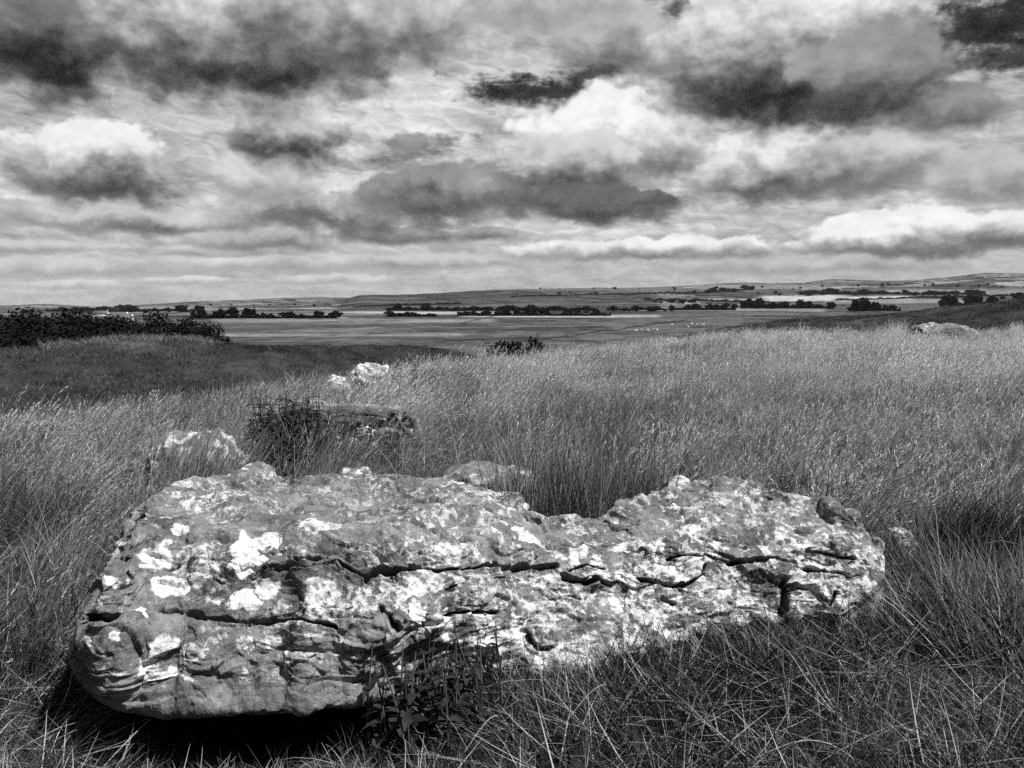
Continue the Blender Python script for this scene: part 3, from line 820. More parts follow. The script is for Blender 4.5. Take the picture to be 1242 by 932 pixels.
# matted grass at the front
x, y, r, a = field_points(8500, 1.7, 7.0, 1.5, 40)
nx_ = 520; Xf = rng.uniform(600, 1090, nx_); yf_ = np.interp(Xf, Xs, foot_front) - rng.uniform(.05, .30, nx_)
x = np.concatenate([x, (Xf - CX) / F * (yf_ * CP + CAMZ * SP)]); y = np.concatenate([y, yf_]); r = np.hypot(x, y); a = np.arctan2(x, y)
foot_ = np.concatenate([np.zeros(len(x) - nx_), sstep(640, 860, Xf)])
tl = tallness(x, y)
k = ~in_stone(x, y, .02) & (rng.uniform(0, 1, len(x)) < 1.05 - .75 * tl)
k |= foot_ > .3
x, y, r, foot_ = x[k], y[k], r[k], foot_[k]
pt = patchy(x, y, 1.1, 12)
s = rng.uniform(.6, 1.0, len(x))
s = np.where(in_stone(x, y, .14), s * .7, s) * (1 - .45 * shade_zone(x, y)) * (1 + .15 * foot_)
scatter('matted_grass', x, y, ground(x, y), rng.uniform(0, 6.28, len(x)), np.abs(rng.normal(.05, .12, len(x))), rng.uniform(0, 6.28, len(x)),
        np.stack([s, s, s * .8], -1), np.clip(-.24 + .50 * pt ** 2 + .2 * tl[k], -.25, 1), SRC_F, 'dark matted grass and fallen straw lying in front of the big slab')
# turf on the henge bank
x, y, r, a = field_points(26000, 13, 80, 1.3)
rb = np.interp(a, AZF, r_b[:len(AZF)])
k = (r > crest_r(a) * 1.05) & (r < rb * 1.06)
x, y, r, a = x[k], y[k], r[k], a[k]; rb = np.interp(a, AZF, r_b[:len(AZF)])
X = CX + F * np.tan(a) / CP
pt = patchy(x, y, .22, 20)
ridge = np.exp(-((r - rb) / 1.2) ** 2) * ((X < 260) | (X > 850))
lit = np.clip(-.08 + .24 * pt ** 2.6 + .9 * ridge * (X > 60) * (X < 260) + .15 * ridge - .12 * (X > 820) - .10 * (X > 262), -.2, 1)  # bank shade and sunlit ridge put into the blade tone
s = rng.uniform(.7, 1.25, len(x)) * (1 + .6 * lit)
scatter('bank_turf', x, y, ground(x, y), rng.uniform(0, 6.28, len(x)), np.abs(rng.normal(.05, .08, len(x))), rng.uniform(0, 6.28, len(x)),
        np.stack([s * 1.5, s * 1.5, s], -1), lit, SRC_T, 'short turf darkened for cloud shade on the earth bank beyond the bright meadow')

# ================================================================== LEAFY PLANTS
m_leaf, nt, out = new_mat('nettle_leaf')
d = attr(nt, 'tone'); bsdf(nt, out, .008 + d * .020, .6, .15)
m_stem, nt, out = new_mat('weed_stem')
bsdf(nt, out, .05 + noise(nt, nt.nodes.new('ShaderNodeTexCoord').outputs['Object'], 30) * .05, .8, .1)

def tube(pts, r0, r1, sides=5):
    pts = np.asarray(pts, float); n = len(pts)
    d = np.gradient(pts, axis=0); d /= np.linalg.norm(d, axis=1, keepdims=True)
    ref = np.array([.3, .9, .2]); u = np.cross(d, ref); u /= np.linalg.norm(u, axis=1, keepdims=True); w = np.cross(d, u)
    a = np.linspace(0, 2 * math.pi, sides, endpoint=False)
    rad = np.linspace(r0, r1, n)[:, None, None]
    V = pts[:, None] + rad * (np.cos(a)[None, :, None] * u[:, None] + np.sin(a)[None, :, None] * w[:, None])
    i, j = np.meshgrid(np.arange(n - 1), np.arange(sides), indexing='ij'); j1 = (j + 1) % sides
    Q = np.stack([i * sides + j, i * sides + j1, (i + 1) * sides + j1, (i + 1) * sides + j], -1).reshape(-1, 4)
    return V.reshape(-1, 3), Q

class MB:
    def __init__(s): s.V = []; s.Q = []; s.T = []; s.n = 0
    def add(s, V, Q, t=.5):
        s.V.append(np.asarray(V)); s.Q.append(np.asarray(Q) + s.n); s.T.append(np.full(len(V), t) if np.isscalar(t) else t); s.n += len(V)
    def mesh(s, name, mat, smooth=True):
        return mesh_from(name, np.concatenate(s.V), [q for q in s.Q if len(q)], {'tone': np.concatenate(s.T)}, mat, smooth)

def leaf(mb, base, dirv, L, W, droop, R_):
    d = np.array(dirv, float); d /= np.linalg.norm(d)
    side = np.cross(d, [0, 0, 1]); side /= np.linalg.norm(side) + 1e-9
    up = np.cross(side, d)
    ts = [0, .18, .42, .7, 1.]; ws = [.06, .7, 1., .62, .03]
    V = []
    for t, w in zip(ts, ws):
        c = np.array(base) + d * L * t + np.array([0, 0, -droop * L * t * t])
        V += [c - side * W * w / 2 + up * .18 * W * w, c, c + side * W * w / 2 + up * .18 * W * w]
    Q = []
    for k in range(4):
        Q += [[k*3, k*3+1, k*3+4, k*3+3], [k*3+1, k*3+2, k*3+5, k*3+4]]
    mb.add(V, Q, R_.uniform(0, 1))

def weed(seed, h=.6, stems=6, rad=.12, leafL=.07, name='nettle'):
    R_ = random.Random(seed)
    st, lf = MB(), MB()
    for k in range(stems):
        a = R_.uniform(0, 6.28); q = rad * math.sqrt(R_.random())
        b = np.array([math.cos(a) * q, math.sin(a) * q, -.03]); hh = h * R_.uniform(.65, 1.05)
        ln = np.array([R_.gauss(.05, .12), R_.gauss(0, .12)])
        pts = [b + np.array([ln[0] * t * t * hh, ln[1] * t * t * hh, hh * t]) for t in np.linspace(0, 1, 6)]
        st.add(*tube(pts, .004, .0018))
        nl = int(hh / .045)
        for j in range(2, nl):
            t = j / nl; p = b + np.array([ln[0] * t * t * hh, ln[1] * t * t * hh, hh * t])
            az = j * math.pi / 2 + R_.uniform(-.4, .4)
            L = leafL * (1.15 - .75 * t) * R_.uniform(.75, 1.2)
            for s in (0, math.pi):
                if R_.random() < .1: continue
                leaf(lf, p, (math.cos(az + s), math.sin(az + s), R_.uniform(.0, .5)), L, L * .52, R_.uniform(.1, .7), R_)
    return st.mesh('stems', m_stem), lf.mesh('leaves', m_leaf)

NET = [weed(i, h=.52, stems=9, rad=.14, leafL=.105) for i in range(4)] 
def plant(kind, var, x, y, z, scale, rz, label, cat, group=None):
    e = link(kind, None, loc=(x, y, z), rz=rz, scale=scale); e.empty_display_size = .1
    tag(e, label, cat, group)
    link('stems', var[0], e); link('leaves', var[1], e)
    return e
nl = 0
for (px, r, s) in [(300, 6.0, .75), (318, 6.5, .9), (335, 6.6, 1.05), (352, 6.4, 1.1), (368, 6.8, 1.0), (330, 6.0, .75), (385, 6.6, .95), (402, 6.4, .9), (360, 6.1, .8), (418, 6.6, .85),
                   (447, 6.5, .7), (465, 6.6, .72), (482, 6.8, .66), (392, 6.1, .75), (345, 6.9, 1.1), (312, 5.9, .65), (292, 5.8, .6), (410, 6.0, .6), (430, 6.2, .62), (375, 5.9, .65), (322, 6.8, 1.0), (455, 6.2, .55), (360, 6.6, 1.1), (340, 6.3, .95)]:
    x, y, z = on_ground(px, 520, r)
    plant('nettle', NET[nl % 4], x, y, z, s * 1.35, nl * 1.3, 'dark leafy nettle in the clump before the leaning slab', 'weed', 'nettles before the leaning slab'); nl += 1
DOCK = weed(31, h=.75, stems=1, rad=.01, leafL=.05)
x, y, z = on_ground(370, 480, 7.15); plant('dock_weed', DOCK, x, y, z, 1.25, .4, 'single dark dock stalk standing up above the leaning slab', 'weed')
BUSHY = weed(41, h=.6, stems=9, rad=.18, leafL=.08)
x, y, z = on_ground(490, 460, 13.2); plant('leafy_weed', BUSHY, x, y, z, 1.15, .9, 'dark leafy weed at the right of the bright white boulder', 'weed')
x, y, z = on_ground(472, 462, 12.6); plant('leafy_weed', weed(44, h=.7, stems=2, rad=.05), x, y, z, .9, .2, 'thin dark weed stalk rising in front of the bright white boulder', 'weed')
LOW = weed(51, h=.31, stems=24, rad=.15, leafL=.066)
for px, py, s, lab in [(520, 835, 1.3, 'dark leafy weed in the notch of the big slab, its middle front'), (556, 815, 1.2, 'dark leafy weed against the slab, right of the notch'),
                       (500, 868, .7, 'small dark weed under the slab corner beside the notch'), (470, 880, .5, 'low dark weed in the shade of the overhanging slab')]:
    x, y = at_z(px, py, .10); x, y = float(x), float(y)
    plant('leafy_weed', LOW if s > .8 else weed(int(px), h=.2, stems=7, rad=.1, leafL=.05), x, y - .13, float(ground(x, y)), s, px * .1, lab, 'weed')
x, y = at_z(655, 812, .09); plant('leafy_weed', weed(61, h=.18, stems=6, rad=.06, leafL=.045), float(x), float(y) - .06, 0.0, .9, .3, 'tiny dark weed growing on the lichen covered front of the big slab', 'weed')
x, y, z = on_ground(590, 428, 22); plant('leafy_weed', weed(62, h=.7, stems=4, rad=.2, leafL=.09), x, y, z, 1.2, .3, 'dark thistle like weed on the crest, left of the two round bushes', 'weed')
x, y = at_z(1010, 612, .3); plant('leafy_weed', LOW, float(x), float(y) + .35, .0, 1.5, .8, 'dark weed in the grass behind the right shoulder of the big slab', 'weed')

# tussocks in the hollow behind the slab, and single straw stalks
def tussock(seed, n, L0, L1, w0, spread, mat, lean_m=.25, az0=WIND, azs=2.0, tone_a=1.5, tone_b=2.2):
    global rng
    keep = rng; rng = np.random.default_rng(seed)
    a = rng.uniform(0, 6.28, n); q_ = spread * np.sqrt(rng.uniform(0, 1, n))
    root = np.stack([np.cos(a) * q_, np.sin(a) * q_, np.full(n, -.02)], -1)
    V, Q, T, H, ctr = strip_blades(root, az0 + rng.normal(0, azs, n), rng.uniform(L0, L1, n), rng.uniform(w0, w0 * 1.9, n), np.abs(rng.normal(lean_m, .15, n)), rng.uniform(.1, 1.0, n), rng.beta(tone_a, tone_b, n), 5)
    rng = keep
    return mesh_from('tussock', V, Q, {'tone': T}, mat)
m_tus, nt, out = new_mat('tussock_blades')
bsdf(nt, out, .03 + attr(nt, 'tone').pow(1.8) * .42, .7, .2)
TUS = [tussock(200 + i, 700, .22, .55, .0024, .17, m_tus) for i in range(3)]
SWEPT = [tussock(230, 1500, .3, .62, .0026, .22, m_tus, .45, 2.2, 1.1, 1.0, 2.6), tussock(231, 1700, .35, .75, .0026, .25, m_tus, .7, 1.0, .7, 1.0, 2.6)]
PALE = tussock(240, 420, .4, .85, .0026, .16, m_seed, .2, WIND, .7, 1.6, 1.6)
for j, (px, py, s, lab) in enumerate([(640, 632, .95, 'tall grass tussock at the left of the hollow behind the big slab'), (675, 635, .8, 'dark grass tussock in the middle of the hollow behind the big slab'),
                       (712, 634, .8, 'grass tussock at the right of the hollow behind the big slab'), (745, 622, .85, 'grass tussock arching over the back edge of the slab, right of the hollow'),
                       (780, 612, .8, 'grass tussock beside the small white knobbly stone'), (1165, 680, 1.0, 'big rounded dark grass tussock off the right end of the slab'),
                       (1215, 800, 1.0, 'swept over grass tussock near the lower right corner'), (1085, 705, .7, 'short grass tussock hiding the right tip of the slab'),
                       (604, 815, .55, 'thin grass tussock standing against the white front of the slab'), (212, 578, 1.0, 'pale tall tuft of grass before the rounded stone, outer of the two'),
                       (258, 572, .95, 'pale tall tuft of grass before the rounded stone, inner of the two'), (385, 575, .9, 'pale tuft of grass between the two small humped stones')]):
    if j < 5:
        x, y = at_z(px, py, .45); x, y = float(x), float(y) + .13
    elif j > 8:
        x, y, _ = on_ground(px, py, 5.3)
    else:
        x, y = at_z(px, py, .08); x, y = float(x), float(y)
    if j == 8: y -= .08
    o = link('grass_tussock', (SWEPT[j - 5] if 5 <= j < 7 else PALE if j > 8 else TUS[j % 3]), loc=(x, y, float(ground(x, y))), rz=(0 if j % 2 else .6), scale=(s, s, s * (2.15 if j < 5 else 1.0)))
    tag(o, lab, 'grass tussock', 'grass tussocks by the big slab')
m_str, nt, out = new_mat('straw')
bsdf(nt, out, .34 + noise(nt, nt.nodes.new('ShaderNodeTexCoord').outputs['Object'], 12) * .3, .6, .2)
STRAWS = [(742, 866, 738, 925, .0, 'short upright pale straw stalk near the bottom edge of the picture'), (905, 926, 1032, 918, .06, 'long arched straw stalk lying along the bottom edge'),
          (1180, 850, 1236, 925, .03, 'long pale straw stalk near the lower right corner'), (560, 918, 604, 868, .04, 'bent straw stalk in front of the notch weeds'),
          (968, 640, 955, 562, .06, 'pale forked straw stalk standing behind the right half of the slab'), (880, 760, 915, 745, .05, 'straw stalk leaning on the grass below the cracked right end'),
          (1130, 800, 1165, 740, .05, 'pale straw stalk in the dark grass right of the slab'), (670, 900, 735, 830, .05, 'fallen straw stalk across the dark grass below the white face')]
for px0, py0, px1, py1, sag, lab in STRAWS:
    z0 = .04 if py0 > 700 else .1; z1 = z0 + (.22 if abs(py1 - py0) > 40 else .12)
    a0 = np.array([*map(float, at_z(px0, py0, z0)), z0])
    r0 = math.hypot(a0[0], a0[1]); a1 = np.array(at_r(px1, py1, r0 + .02))
    pts = [a0 + (a1 - a0) * t + np.array([.4 * sag * math.sin(math.pi * t), 0, sag * math.sin(math.pi * t)]) for t in np.linspace(0, 1, 9)]
    mb = MB(); mb.add(*tube(np.array(pts) - a0, .0022, .0012, 5))
    o = link('straw_stalk', mb.mesh('straw_stalk', m_str), loc=a0); tag(o, lab, 'straw', 'single straw stalks')

# ================================================================== TREES AND BUSHES
m_crown, nt, out = new_mat('tree_foliage')
bsdf(nt, out, .006 + attr(nt, 'tone') * .016, .9, .03)
m_bark, nt, out = new_mat('bark')
bsdf(nt, out, .04 + noise(nt, nt.nodes.new('ShaderNodeTexCoord').outputs['Object'], 6) * .06, .9, .1)
def tree_var(seed, h=9., w=8., trunk_h=2.2, n=2600, leaf_s=.45, name='crown'):
    R_ = np.random.default_rng(seed)
    st = MB(); limbs = []
    st.add(*tube([(0, 0, -.5), (.05 * h * .1, 0, trunk_h * .6), (.1, .05, trunk_h), (.15, .1, h * .72)], h * .035, h * .008, 8))
    for k in range(7):
        a = k * .9 + R_.uniform(0, .6); z0 = trunk_h * R_.uniform(.7, 1.3); l = w * .38 * R_.uniform(.7, 1.1)
        st.add(*tube([(0, 0, z0), (math.cos(a) * l * .5, math.sin(a) * l * .5, z0 + l * .45), (math.cos(a) * l, math.sin(a) * l, z0 + l * R_.uniform(.6, 1.1))], h * .014, h * .004, 5))
    # crown: leaf sprays round clump centres
    nc = 26
    u = R_.normal(size=(nc, 3)); u /= np.linalg.norm(u, axis=1, keepdims=True)
    c0 = np.array([0, 0, trunk_h + (h - trunk_h) * .48]); ext = np.array([w * .40, w * .40, (h - trunk_h) * .40])
    cc = c0 + u * ext * R_.uniform(.45, 1.02, (nc, 1))
    cr_ = R_.uniform(.12, .22, nc) * w
    ci_ = R_.integers(0, nc, n)
    v = R_.normal(size=(n, 3)); v /= np.linalg.norm(v, axis=1, keepdims=True)
    p = cc[ci_] + v * (cr_[ci_] * R_.uniform(.5, 1.05, n))[:, None]
    p[:, 2] = np.maximum(p[:, 2], trunk_h * .55 + R_.uniform(0, .4, n))
    nrm = v + R_.normal(0, .55, (n, 3)); nrm /= np.linalg.norm(nrm, axis=1, keepdims=True)
    t1 = np.cross(nrm, R_.normal(size=(n, 3))); t1 /= np.linalg.norm(t1, axis=1, keepdims=True); t2 = np.cross(nrm, t1)
    s = (leaf_s * R_.uniform(.6, 1.4, n))[:, None]
    V = np.stack([p + t1 * s, p + t2 * s * .6, p - t1 * s, p - t2 * s * .6], 1).reshape(-1, 3)
    Q = np.arange(n * 4).reshape(-1, 4)
    tn_ = np.repeat(np.clip(R_.beta(2, 2, nc)[ci_] * .7 + R_.uniform(0, .3, n), 0, 1), 4)
    return mesh_from('trunk', np.concatenate(st.V), np.concatenate(st.Q), {'tone': np.concatenate(st.T)}, m_bark, True), mesh_from('crown', V, Q, {'tone': tn_}, m_crown)
TREES = [tree_var(300 + i, 9, [9, 8, 10, 7][i], [.7, .9, .6, .8][i]) for i in range(4)]
WOODS = [tree_var(340 + i, 9, [10, 11, 9][i], [.5, .8, .4][i], 8000, .22) for i in range(3)]
BUSHES = [tree_var(320 + i, 2.2, [2.9, 2.6][i], .35, 1500, .14) for i in range(2)]
nt_ = 0
def tree(px, r, hpx, label, group=None, kind='broadleaf_tree', wide=1., var=None, base_py=400):
    """a tree hpx pixels tall r metres away"""
    global nt_
    x, y, z = on_ground(px, base_py, r)
    v = TREES[nt_ % 4] if var is None else var
    hh = 2.2 if var in BUSHES else 9.
    s = hpx / F * r / hh
    e = link(kind, None, loc=(x, y, z - .1 * s), rz=nt_ * 2.1, scale=(s * wide, s * wide, s)); e.empty_display_size = 1
    tag(e, label, 'bush' if 'bush' in kind else 'tree', group)
    link('trunk', v[0], e); link('crown', v[1], e); nt_ += 1
    return e
R_ = random.Random(9)
def top_tree(px, r, py_top, label, group=None, kind='broadleaf_tree', wide=1., var=None):
    x, y, z = on_ground(px, 400, r)
    s_ = math.hypot(x, y)
    dz = at_r(px, py_top, r)[2] - z
    return tree(px, r, dz / r * F, label, group, kind, wide, var)
def r_at(px, py):
    """distance at which the land shows at this row, beyond the bank"""
    rs = np.exp(np.linspace(math.log(130), math.log(11000), 900)); dx, dy, dz = ray(px, py); hyp = math.hypot(dx, dy)
    m = CAMZ + rs * dz / hyp < ground(rs * dx / hyp, rs * dy / hyp)
    return float(rs[np.argmax(m)]) if m.any() else 3000.
# the dark wood on the left
G1 = 'trees of the dark wood on the left'
for px, r, yt in [(-30, 150, 376), (-8, 165, 379), (14, 150, 378), (34, 175, 381), (56, 155, 378), (72, 170, 381), (92, 150, 382), (110, 140, 381), (132, 165, 384), (150, 200, 392),
                  (20, 130, 388), (64, 128, 388), (104, 125, 392), (142, 128, 398), (166, 140, 392), (40, 128, 392), (84, 126, 394), (125, 128, 396)]:
    top_tree(px, r, yt - 5, 'dark rounded tree in the wood behind the left bank', G1, wide=1.45, var=WOODS[nt_ % 3])
top_tree(186, 150, 380, 'broad domed tree near the right end of the dark wood', None, wide=1.35, var=WOODS[nt_ % 3])
top_tree(212, 160, 380, 'second domed tree from the right end of the dark wood', None, wide=1.3, var=WOODS[nt_ % 3])
top_tree(240, 155, 385, 'last rounded tree at the right end of the dark wood', None, wide=1.3, var=WOODS[nt_ % 3])
def hedge(x0, x1, base, hpx, label, slope=0.):
    """an uneven hedgerow of many small leaf sprays on short stems"""
    g_ = np.random.default_rng(int(x0 * 3 + base)); n = int((x1 - x0) * 26) + 200
    t = g_.uniform(0, 1, n); px = x0 + (x1 - x0) * t
    rs = np.array([r_at(x0 + (x1 - x0) * q, base + slope * (q - .5)) for q in np.linspace(0, 1, 9)])
    r = np.interp(t, np.linspace(0, 1, 9), rs)
    a = np.arctan2((px - CX) / F, CP - .05 * 0); hm = hpx / F * r
    prof_ = .35 + .75 * np.clip(.5 + fbm(np.stack([t * (x1 - x0) * .12, t * 0 + base, t * 0], -1), 3), 0, 1)
    r = r + g_.normal(0, .35, n) * hm
    x, y = r * np.sin(a), r * np.cos(a); z = ground(x, y) + hm * prof_ * g_.uniform(0, 1, n)
    o0 = np.array([x.mean(), y.mean(), z.min()])
    p = np.stack([x, y, z], -1) - o0
    nrm = g_.normal(size=(n, 3)); nrm /= np.linalg.norm(nrm, axis=1, keepdims=True)
    t1 = np.cross(nrm, g_.normal(size=(n, 3))); t1 /= np.linalg.norm(t1, axis=1, keepdims=True); t2 = np.cross(nrm, t1)
    sz = (hm * g_.uniform(.12, .3, n))[:, None]
    V = np.stack([p + t1 * sz, p + t2 * sz * .7, p - t1 * sz, p - t2 * sz * .7], 1).reshape(-1, 3)
    o = link('hedgerow', mesh_from('hedgerow', V, np.arange(n * 4).reshape(-1, 4), {'tone': np.repeat(g_.uniform(0, 1, n), 4)}, m_crown), loc=o0)
    tag(o, label, 'hedge')
hedge(232, 410, 386.5, 4.5, 'dark hedge linking the tree row right of the dark wood')
hedge(470, 530, 384.5, 4, 'low dark hedge under the heath covered hill')
hedge(555, 740, 383.5, 4.5, 'long dark hedge along the top of the middle field')
hedge(430, 560, 371, 2.5, 'thin hedge crossing the left half of the heath covered hill', -4)
hedge(470, 720, 377, 4.5, 'dark scrubby hedge along the foot of the heath covered hill')
hedge(735, 890, 376.5, 4, 'dark hedge linking the belts left of the plantation')
hedge(896, 1008, 374.5, 6, 'thick undergrowth hedge at the foot of the plantation')
hedge(1028, 1088, 377.5, 6, 'dense hedge at the foot of the short dark belt')
hedge(965, 1190, 357.5, 3.2, 'long thin hedge beyond the pale field')
hedge(780, 930, 366, 3, 'far hedge left of the pale field', 3)
hedge(620, 860, 358, 2.2, 'thin hedge climbing the far slope right of the heath hill', -5)
hedge(852, 910, 353.5, 3, 'hedge inside the slanting belt on the far slope', -4)
hedge(1010, 1240, 362, 2.5, 'hedge behind the right bank, running to the right border', -6)
hedge(60, 240, 378, 4, 'far hedge above the dark wood on the left')
hedge(640, 830, 402, 1.4, 'broken low field boundary crossing the middle field', -26)
hedge(560, 600, 388, 1.2, 'short slanting field boundary in the middle field', -9)
def belt(x0, x1, base, hpx, n, label, group, merge=1.5, jr=.02, dx=0.9, slope=0.):
    sp = (x1 - x0) / n
    for k in range(n):
        px = x0 + sp * (k + .5) + R_.uniform(-dx, dx) * sp
        r = r_at(px, base + slope * ((px - x0) / (x1 - x0) - .5))
        h = hpx * R_.choice([.5, .7, .85, 1.0, 1.0, 1.25])
        tree(px, r * (1 + R_.uniform(-jr, jr)), h, label, group, wide=min(2.6, max(1.0, merge * sp / hpx)) * R_.uniform(.85, 1.25))
belt(232, 262, 386.5, 11, 4, 'tree in the row beyond the pale field edge, right of the dark wood', 'trees in the left field row')
belt(262, 320, 386, 13, 8, 'tree in the row beyond the pale field edge, right of the dark wood', 'trees in the left field row')
belt(320, 415, 386, 8, 10, 'tree in the row beyond the pale field edge, right of the dark wood', 'trees in the left field row', 1.3)
belt(150, 240, 379, 9, 9, 'distant tree above the dark wood on the left', 'distant trees above the left wood')
belt(70, 150, 377, 6, 7, 'distant tree above the dark wood on the left', 'distant trees above the left wood')
belt(475, 486, 384, 8, 1, 'lone tree at the left end of the low hedge under the heath hill', None)
belt(486, 525, 384, 5.5, 5, 'tree in the low hedge under the heath covered hill', 'trees under the heath hill')
belt(560, 610, 383, 6, 6, 'tree in the hedge along the top of the middle field', 'trees along the middle field')
belt(610, 663, 383, 9, 8, 'tree in the hedge along the top of the middle field', 'trees along the middle field')
belt(680, 735, 380, 5, 5, 'tree in the hedge along the top of the middle field', 'trees along the middle field', 1.2)
belt(475, 540, 377, 9, 8, 'tree on the lower slope of the heath covered hill', 'trees on the heath hill')
belt(540, 720, 376, 5, 16, 'tree on the lower slope of the heath covered hill', 'trees on the heath hill', 1.2)
belt(735, 822, 378, 7, 12, 'tree in the belt right of the heath covered hill', 'trees right of the heath hill')
belt(790, 850, 368, 6, 8, 'tree in the upper belt right of the heath covered hill', 'trees of the upper middle belt')
belt(826, 888, 376, 7.5, 9, 'tree in the low belt left of the thick plantation', 'trees left of the plantation')
belt(896, 985, 374.5, 11, 14, 'tree in the thick dark plantation in front of the pale field', 'trees of the plantation', 1.7)
belt(985, 1008, 374.5, 7, 3, 'tree in the thick dark plantation in front of the pale field', 'trees of the plantation')
belt(1028, 1058, 378, 13, 5, 'tree in the short dark belt behind the right bank', 'trees of the short belt', 1.7)
belt(1058, 1085, 376, 8, 4, 'tree in the short dark belt behind the right bank', 'trees of the short belt')
belt(1130, 1205, 373, 14, 9, 'tree in the dark belt above the right bank', 'trees above the right bank', 1.7)
belt(1215, 1242, 364, 8, 3, 'tree beyond the right bank at the right border', 'trees at the right border')
belt(965, 1190, 357.5, 4.6, 28, 'tree in the long thin belt beyond the pale field', 'trees of the long far belt', 1.5)
belt(852, 910, 353.5, 4.5, 9, 'tree in the slanting belt on the far slope', 'trees of the slanting belt', 1.5, slope=-4)
belt(640, 1000, 351, 2.6, 14, 'tiny tree dotted along the far ridge', 'trees dotted on the far ridge', .2)
belt(660, 960, 357, 3.2, 12, 'tiny tree dotted along the far ridge', 'trees dotted on the far ridge', .2)
belt(1000, 1242, 348, 2.8, 14, 'tiny tree dotted over the far right fields', 'trees dotted on the far right fields', .2)
belt(260, 430, 371, 3.2, 10, 'tiny tree on the far pale slope at the left', 'trees on the far left slope', .2)
# two round bushes beyond the crest
e = top_tree(605, 118, 411.5, 'left half of the wider dark bush beyond the meadow crest', 'bushes beyond the crest', 'round_bush', .68, BUSHES[0])
e = top_tree(624, 120, 412, 'right half of the wider dark bush beyond the meadow crest', 'bushes beyond the crest', 'round_bush', .66, BUSHES[1])
e = top_tree(651.5, 119, 409.5, 'single round dark bush with a thin sapling rising from it', 'bushes beyond the crest', 'round_bush', .58, BUSHES[0])
x, y, z = on_ground(652, 420, 118.4)
ztop = at_r(652, 404.5, 118.4)[2]
st = MB(); hh = ztop - z
st.add(*tube([(0, 0, -.2), (.03, 0, hh * .5), (0, 0, hh)], .05, .02, 6))
lf = MB(); rr_ = random.Random(3)
for k in range(60):
    zq = hh * rr_.uniform(.82, 1.0); leaf(lf, (rr_.gauss(0, .12), rr_.gauss(0, .12), zq), (rr_.gauss(0, 1), rr_.gauss(0, 1), .3), .2, .12, .3, rr_)
plant('sapling', (st.mesh('stem', m_stem), lf.mesh('leaves', m_leaf)), x, y, z, 1, 0, 'thin bare sapling rising behind the single round bush', 'sapling')

# ================================================================== FARM BUILDINGS AND SHEEP
m_wall, nt, out = new_mat('whitewashed_wall')
bsdf(nt, out, .68 + noise(nt, nt.nodes.new('ShaderNodeTexCoord').outputs['Object'], 2) * .15, .9, .1)
m_roof, nt, out = new_mat('slate_roof')
bsdf(nt, out, .09 + noise(nt, nt.nodes.new('ShaderNodeTexCoord').outputs['Object'], 3) * .06, .7, .2)
m_pane, nt, out = new_mat('window_glass'); bsdf(nt, out, .03, .2, .5)
def boxm(mb, c, s):
    c = np.array(c); s = np.array(s) / 2
    V = np.array([[i, j, k] for i in (-1, 1) for j in (-1, 1) for k in (-1, 1)]) * s + c
    mb.add(V, np.array([[0, 1, 3, 2], [4, 6, 7, 5], [0, 4, 5, 1], [2, 3, 7, 6], [0, 2, 6, 4], [1, 5, 7, 3]]))
def house(px, r, py_base, L, D_, H, rz, label, lift=0.):
    x, y, z = on_ground(px, py_base, r)
    e = link('farmhouse', None, loc=(x, y, z + lift), rz=rz); tag(e, label, 'farmhouse')
    w = MB(); l, d = L / 2, D_ / 2
    V = [(-l, -d, -2), (l, -d, -2), (l, d, -2), (-l, d, -2), (-l, -d, H), (l, -d, H), (l, d, H), (-l, d, H), (-l, 0, H + d * .9), (l, 0, H + d * .9)]
    w.add(V, np.array([[0, 1, 5, 4], [2, 3, 7, 6]])); w.Q.append(np.array([[1, 2, 6], [1, 6, 9], [1, 9, 5], [3, 0, 4], [3, 4, 8], [3, 8, 7]]))
    link('wall', w.mesh('wall', m_wall, False), e)
    rf = MB(); o_ = .35
    for sg in (-1, 1):
        a = np.array([[-l - o_, sg * (d + o_), H - .25], [l + o_, sg * (d + o_), H - .25], [l + o_, 0, H + d * .9 + .12], [-l - o_, 0, H + d * .9 + .12]])
        rf.add(np.concatenate([a, a + [0, 0, .2]]), np.array([[0, 1, 2, 3], [4, 5, 6, 7], [0, 1, 5, 4], [1, 2, 6, 5], [3, 0, 4, 7]]))
    rfo = link('roof', rf.mesh('roof', m_roof, False), e)
    ch = MB(); boxm(ch, (l - .8, 0, H + d * .9 + .6), (.9, .9, 1.7)); link('chimney', ch.mesh('chimney', m_wall, False), rfo)
    for wx in (-.55, 0, .55):
        wm = MB(); boxm(wm, (wx * l, -d - .02, H * .6), (1.0, .12, 1.2)); link('window', wm.mesh('window', m_pane, False), e)
    return e
house(151, 600, 388, 5, 4, 2.6, .5, 'white gabled farmhouse among the trees above the dark wood', 1.5)
house(159, 620, 389, 3.5, 3, 2., -.3, 'smaller white outbuilding to the right of the farmhouse', 1.0)
house(1086, r_at(1086, 375), 375, 9, 6, 4, .1, 'small white house at the right end of the short dark belt', 0)
house(826, r_at(826, 368.5), 367, 34, 9, 5, 0, 'long white farm building below the upper middle belt', 0)
house(122, r_at(122, 383), 382, 22, 7, 2.5, 0, 'long low pale barn seen above the dark wood', 1.0)

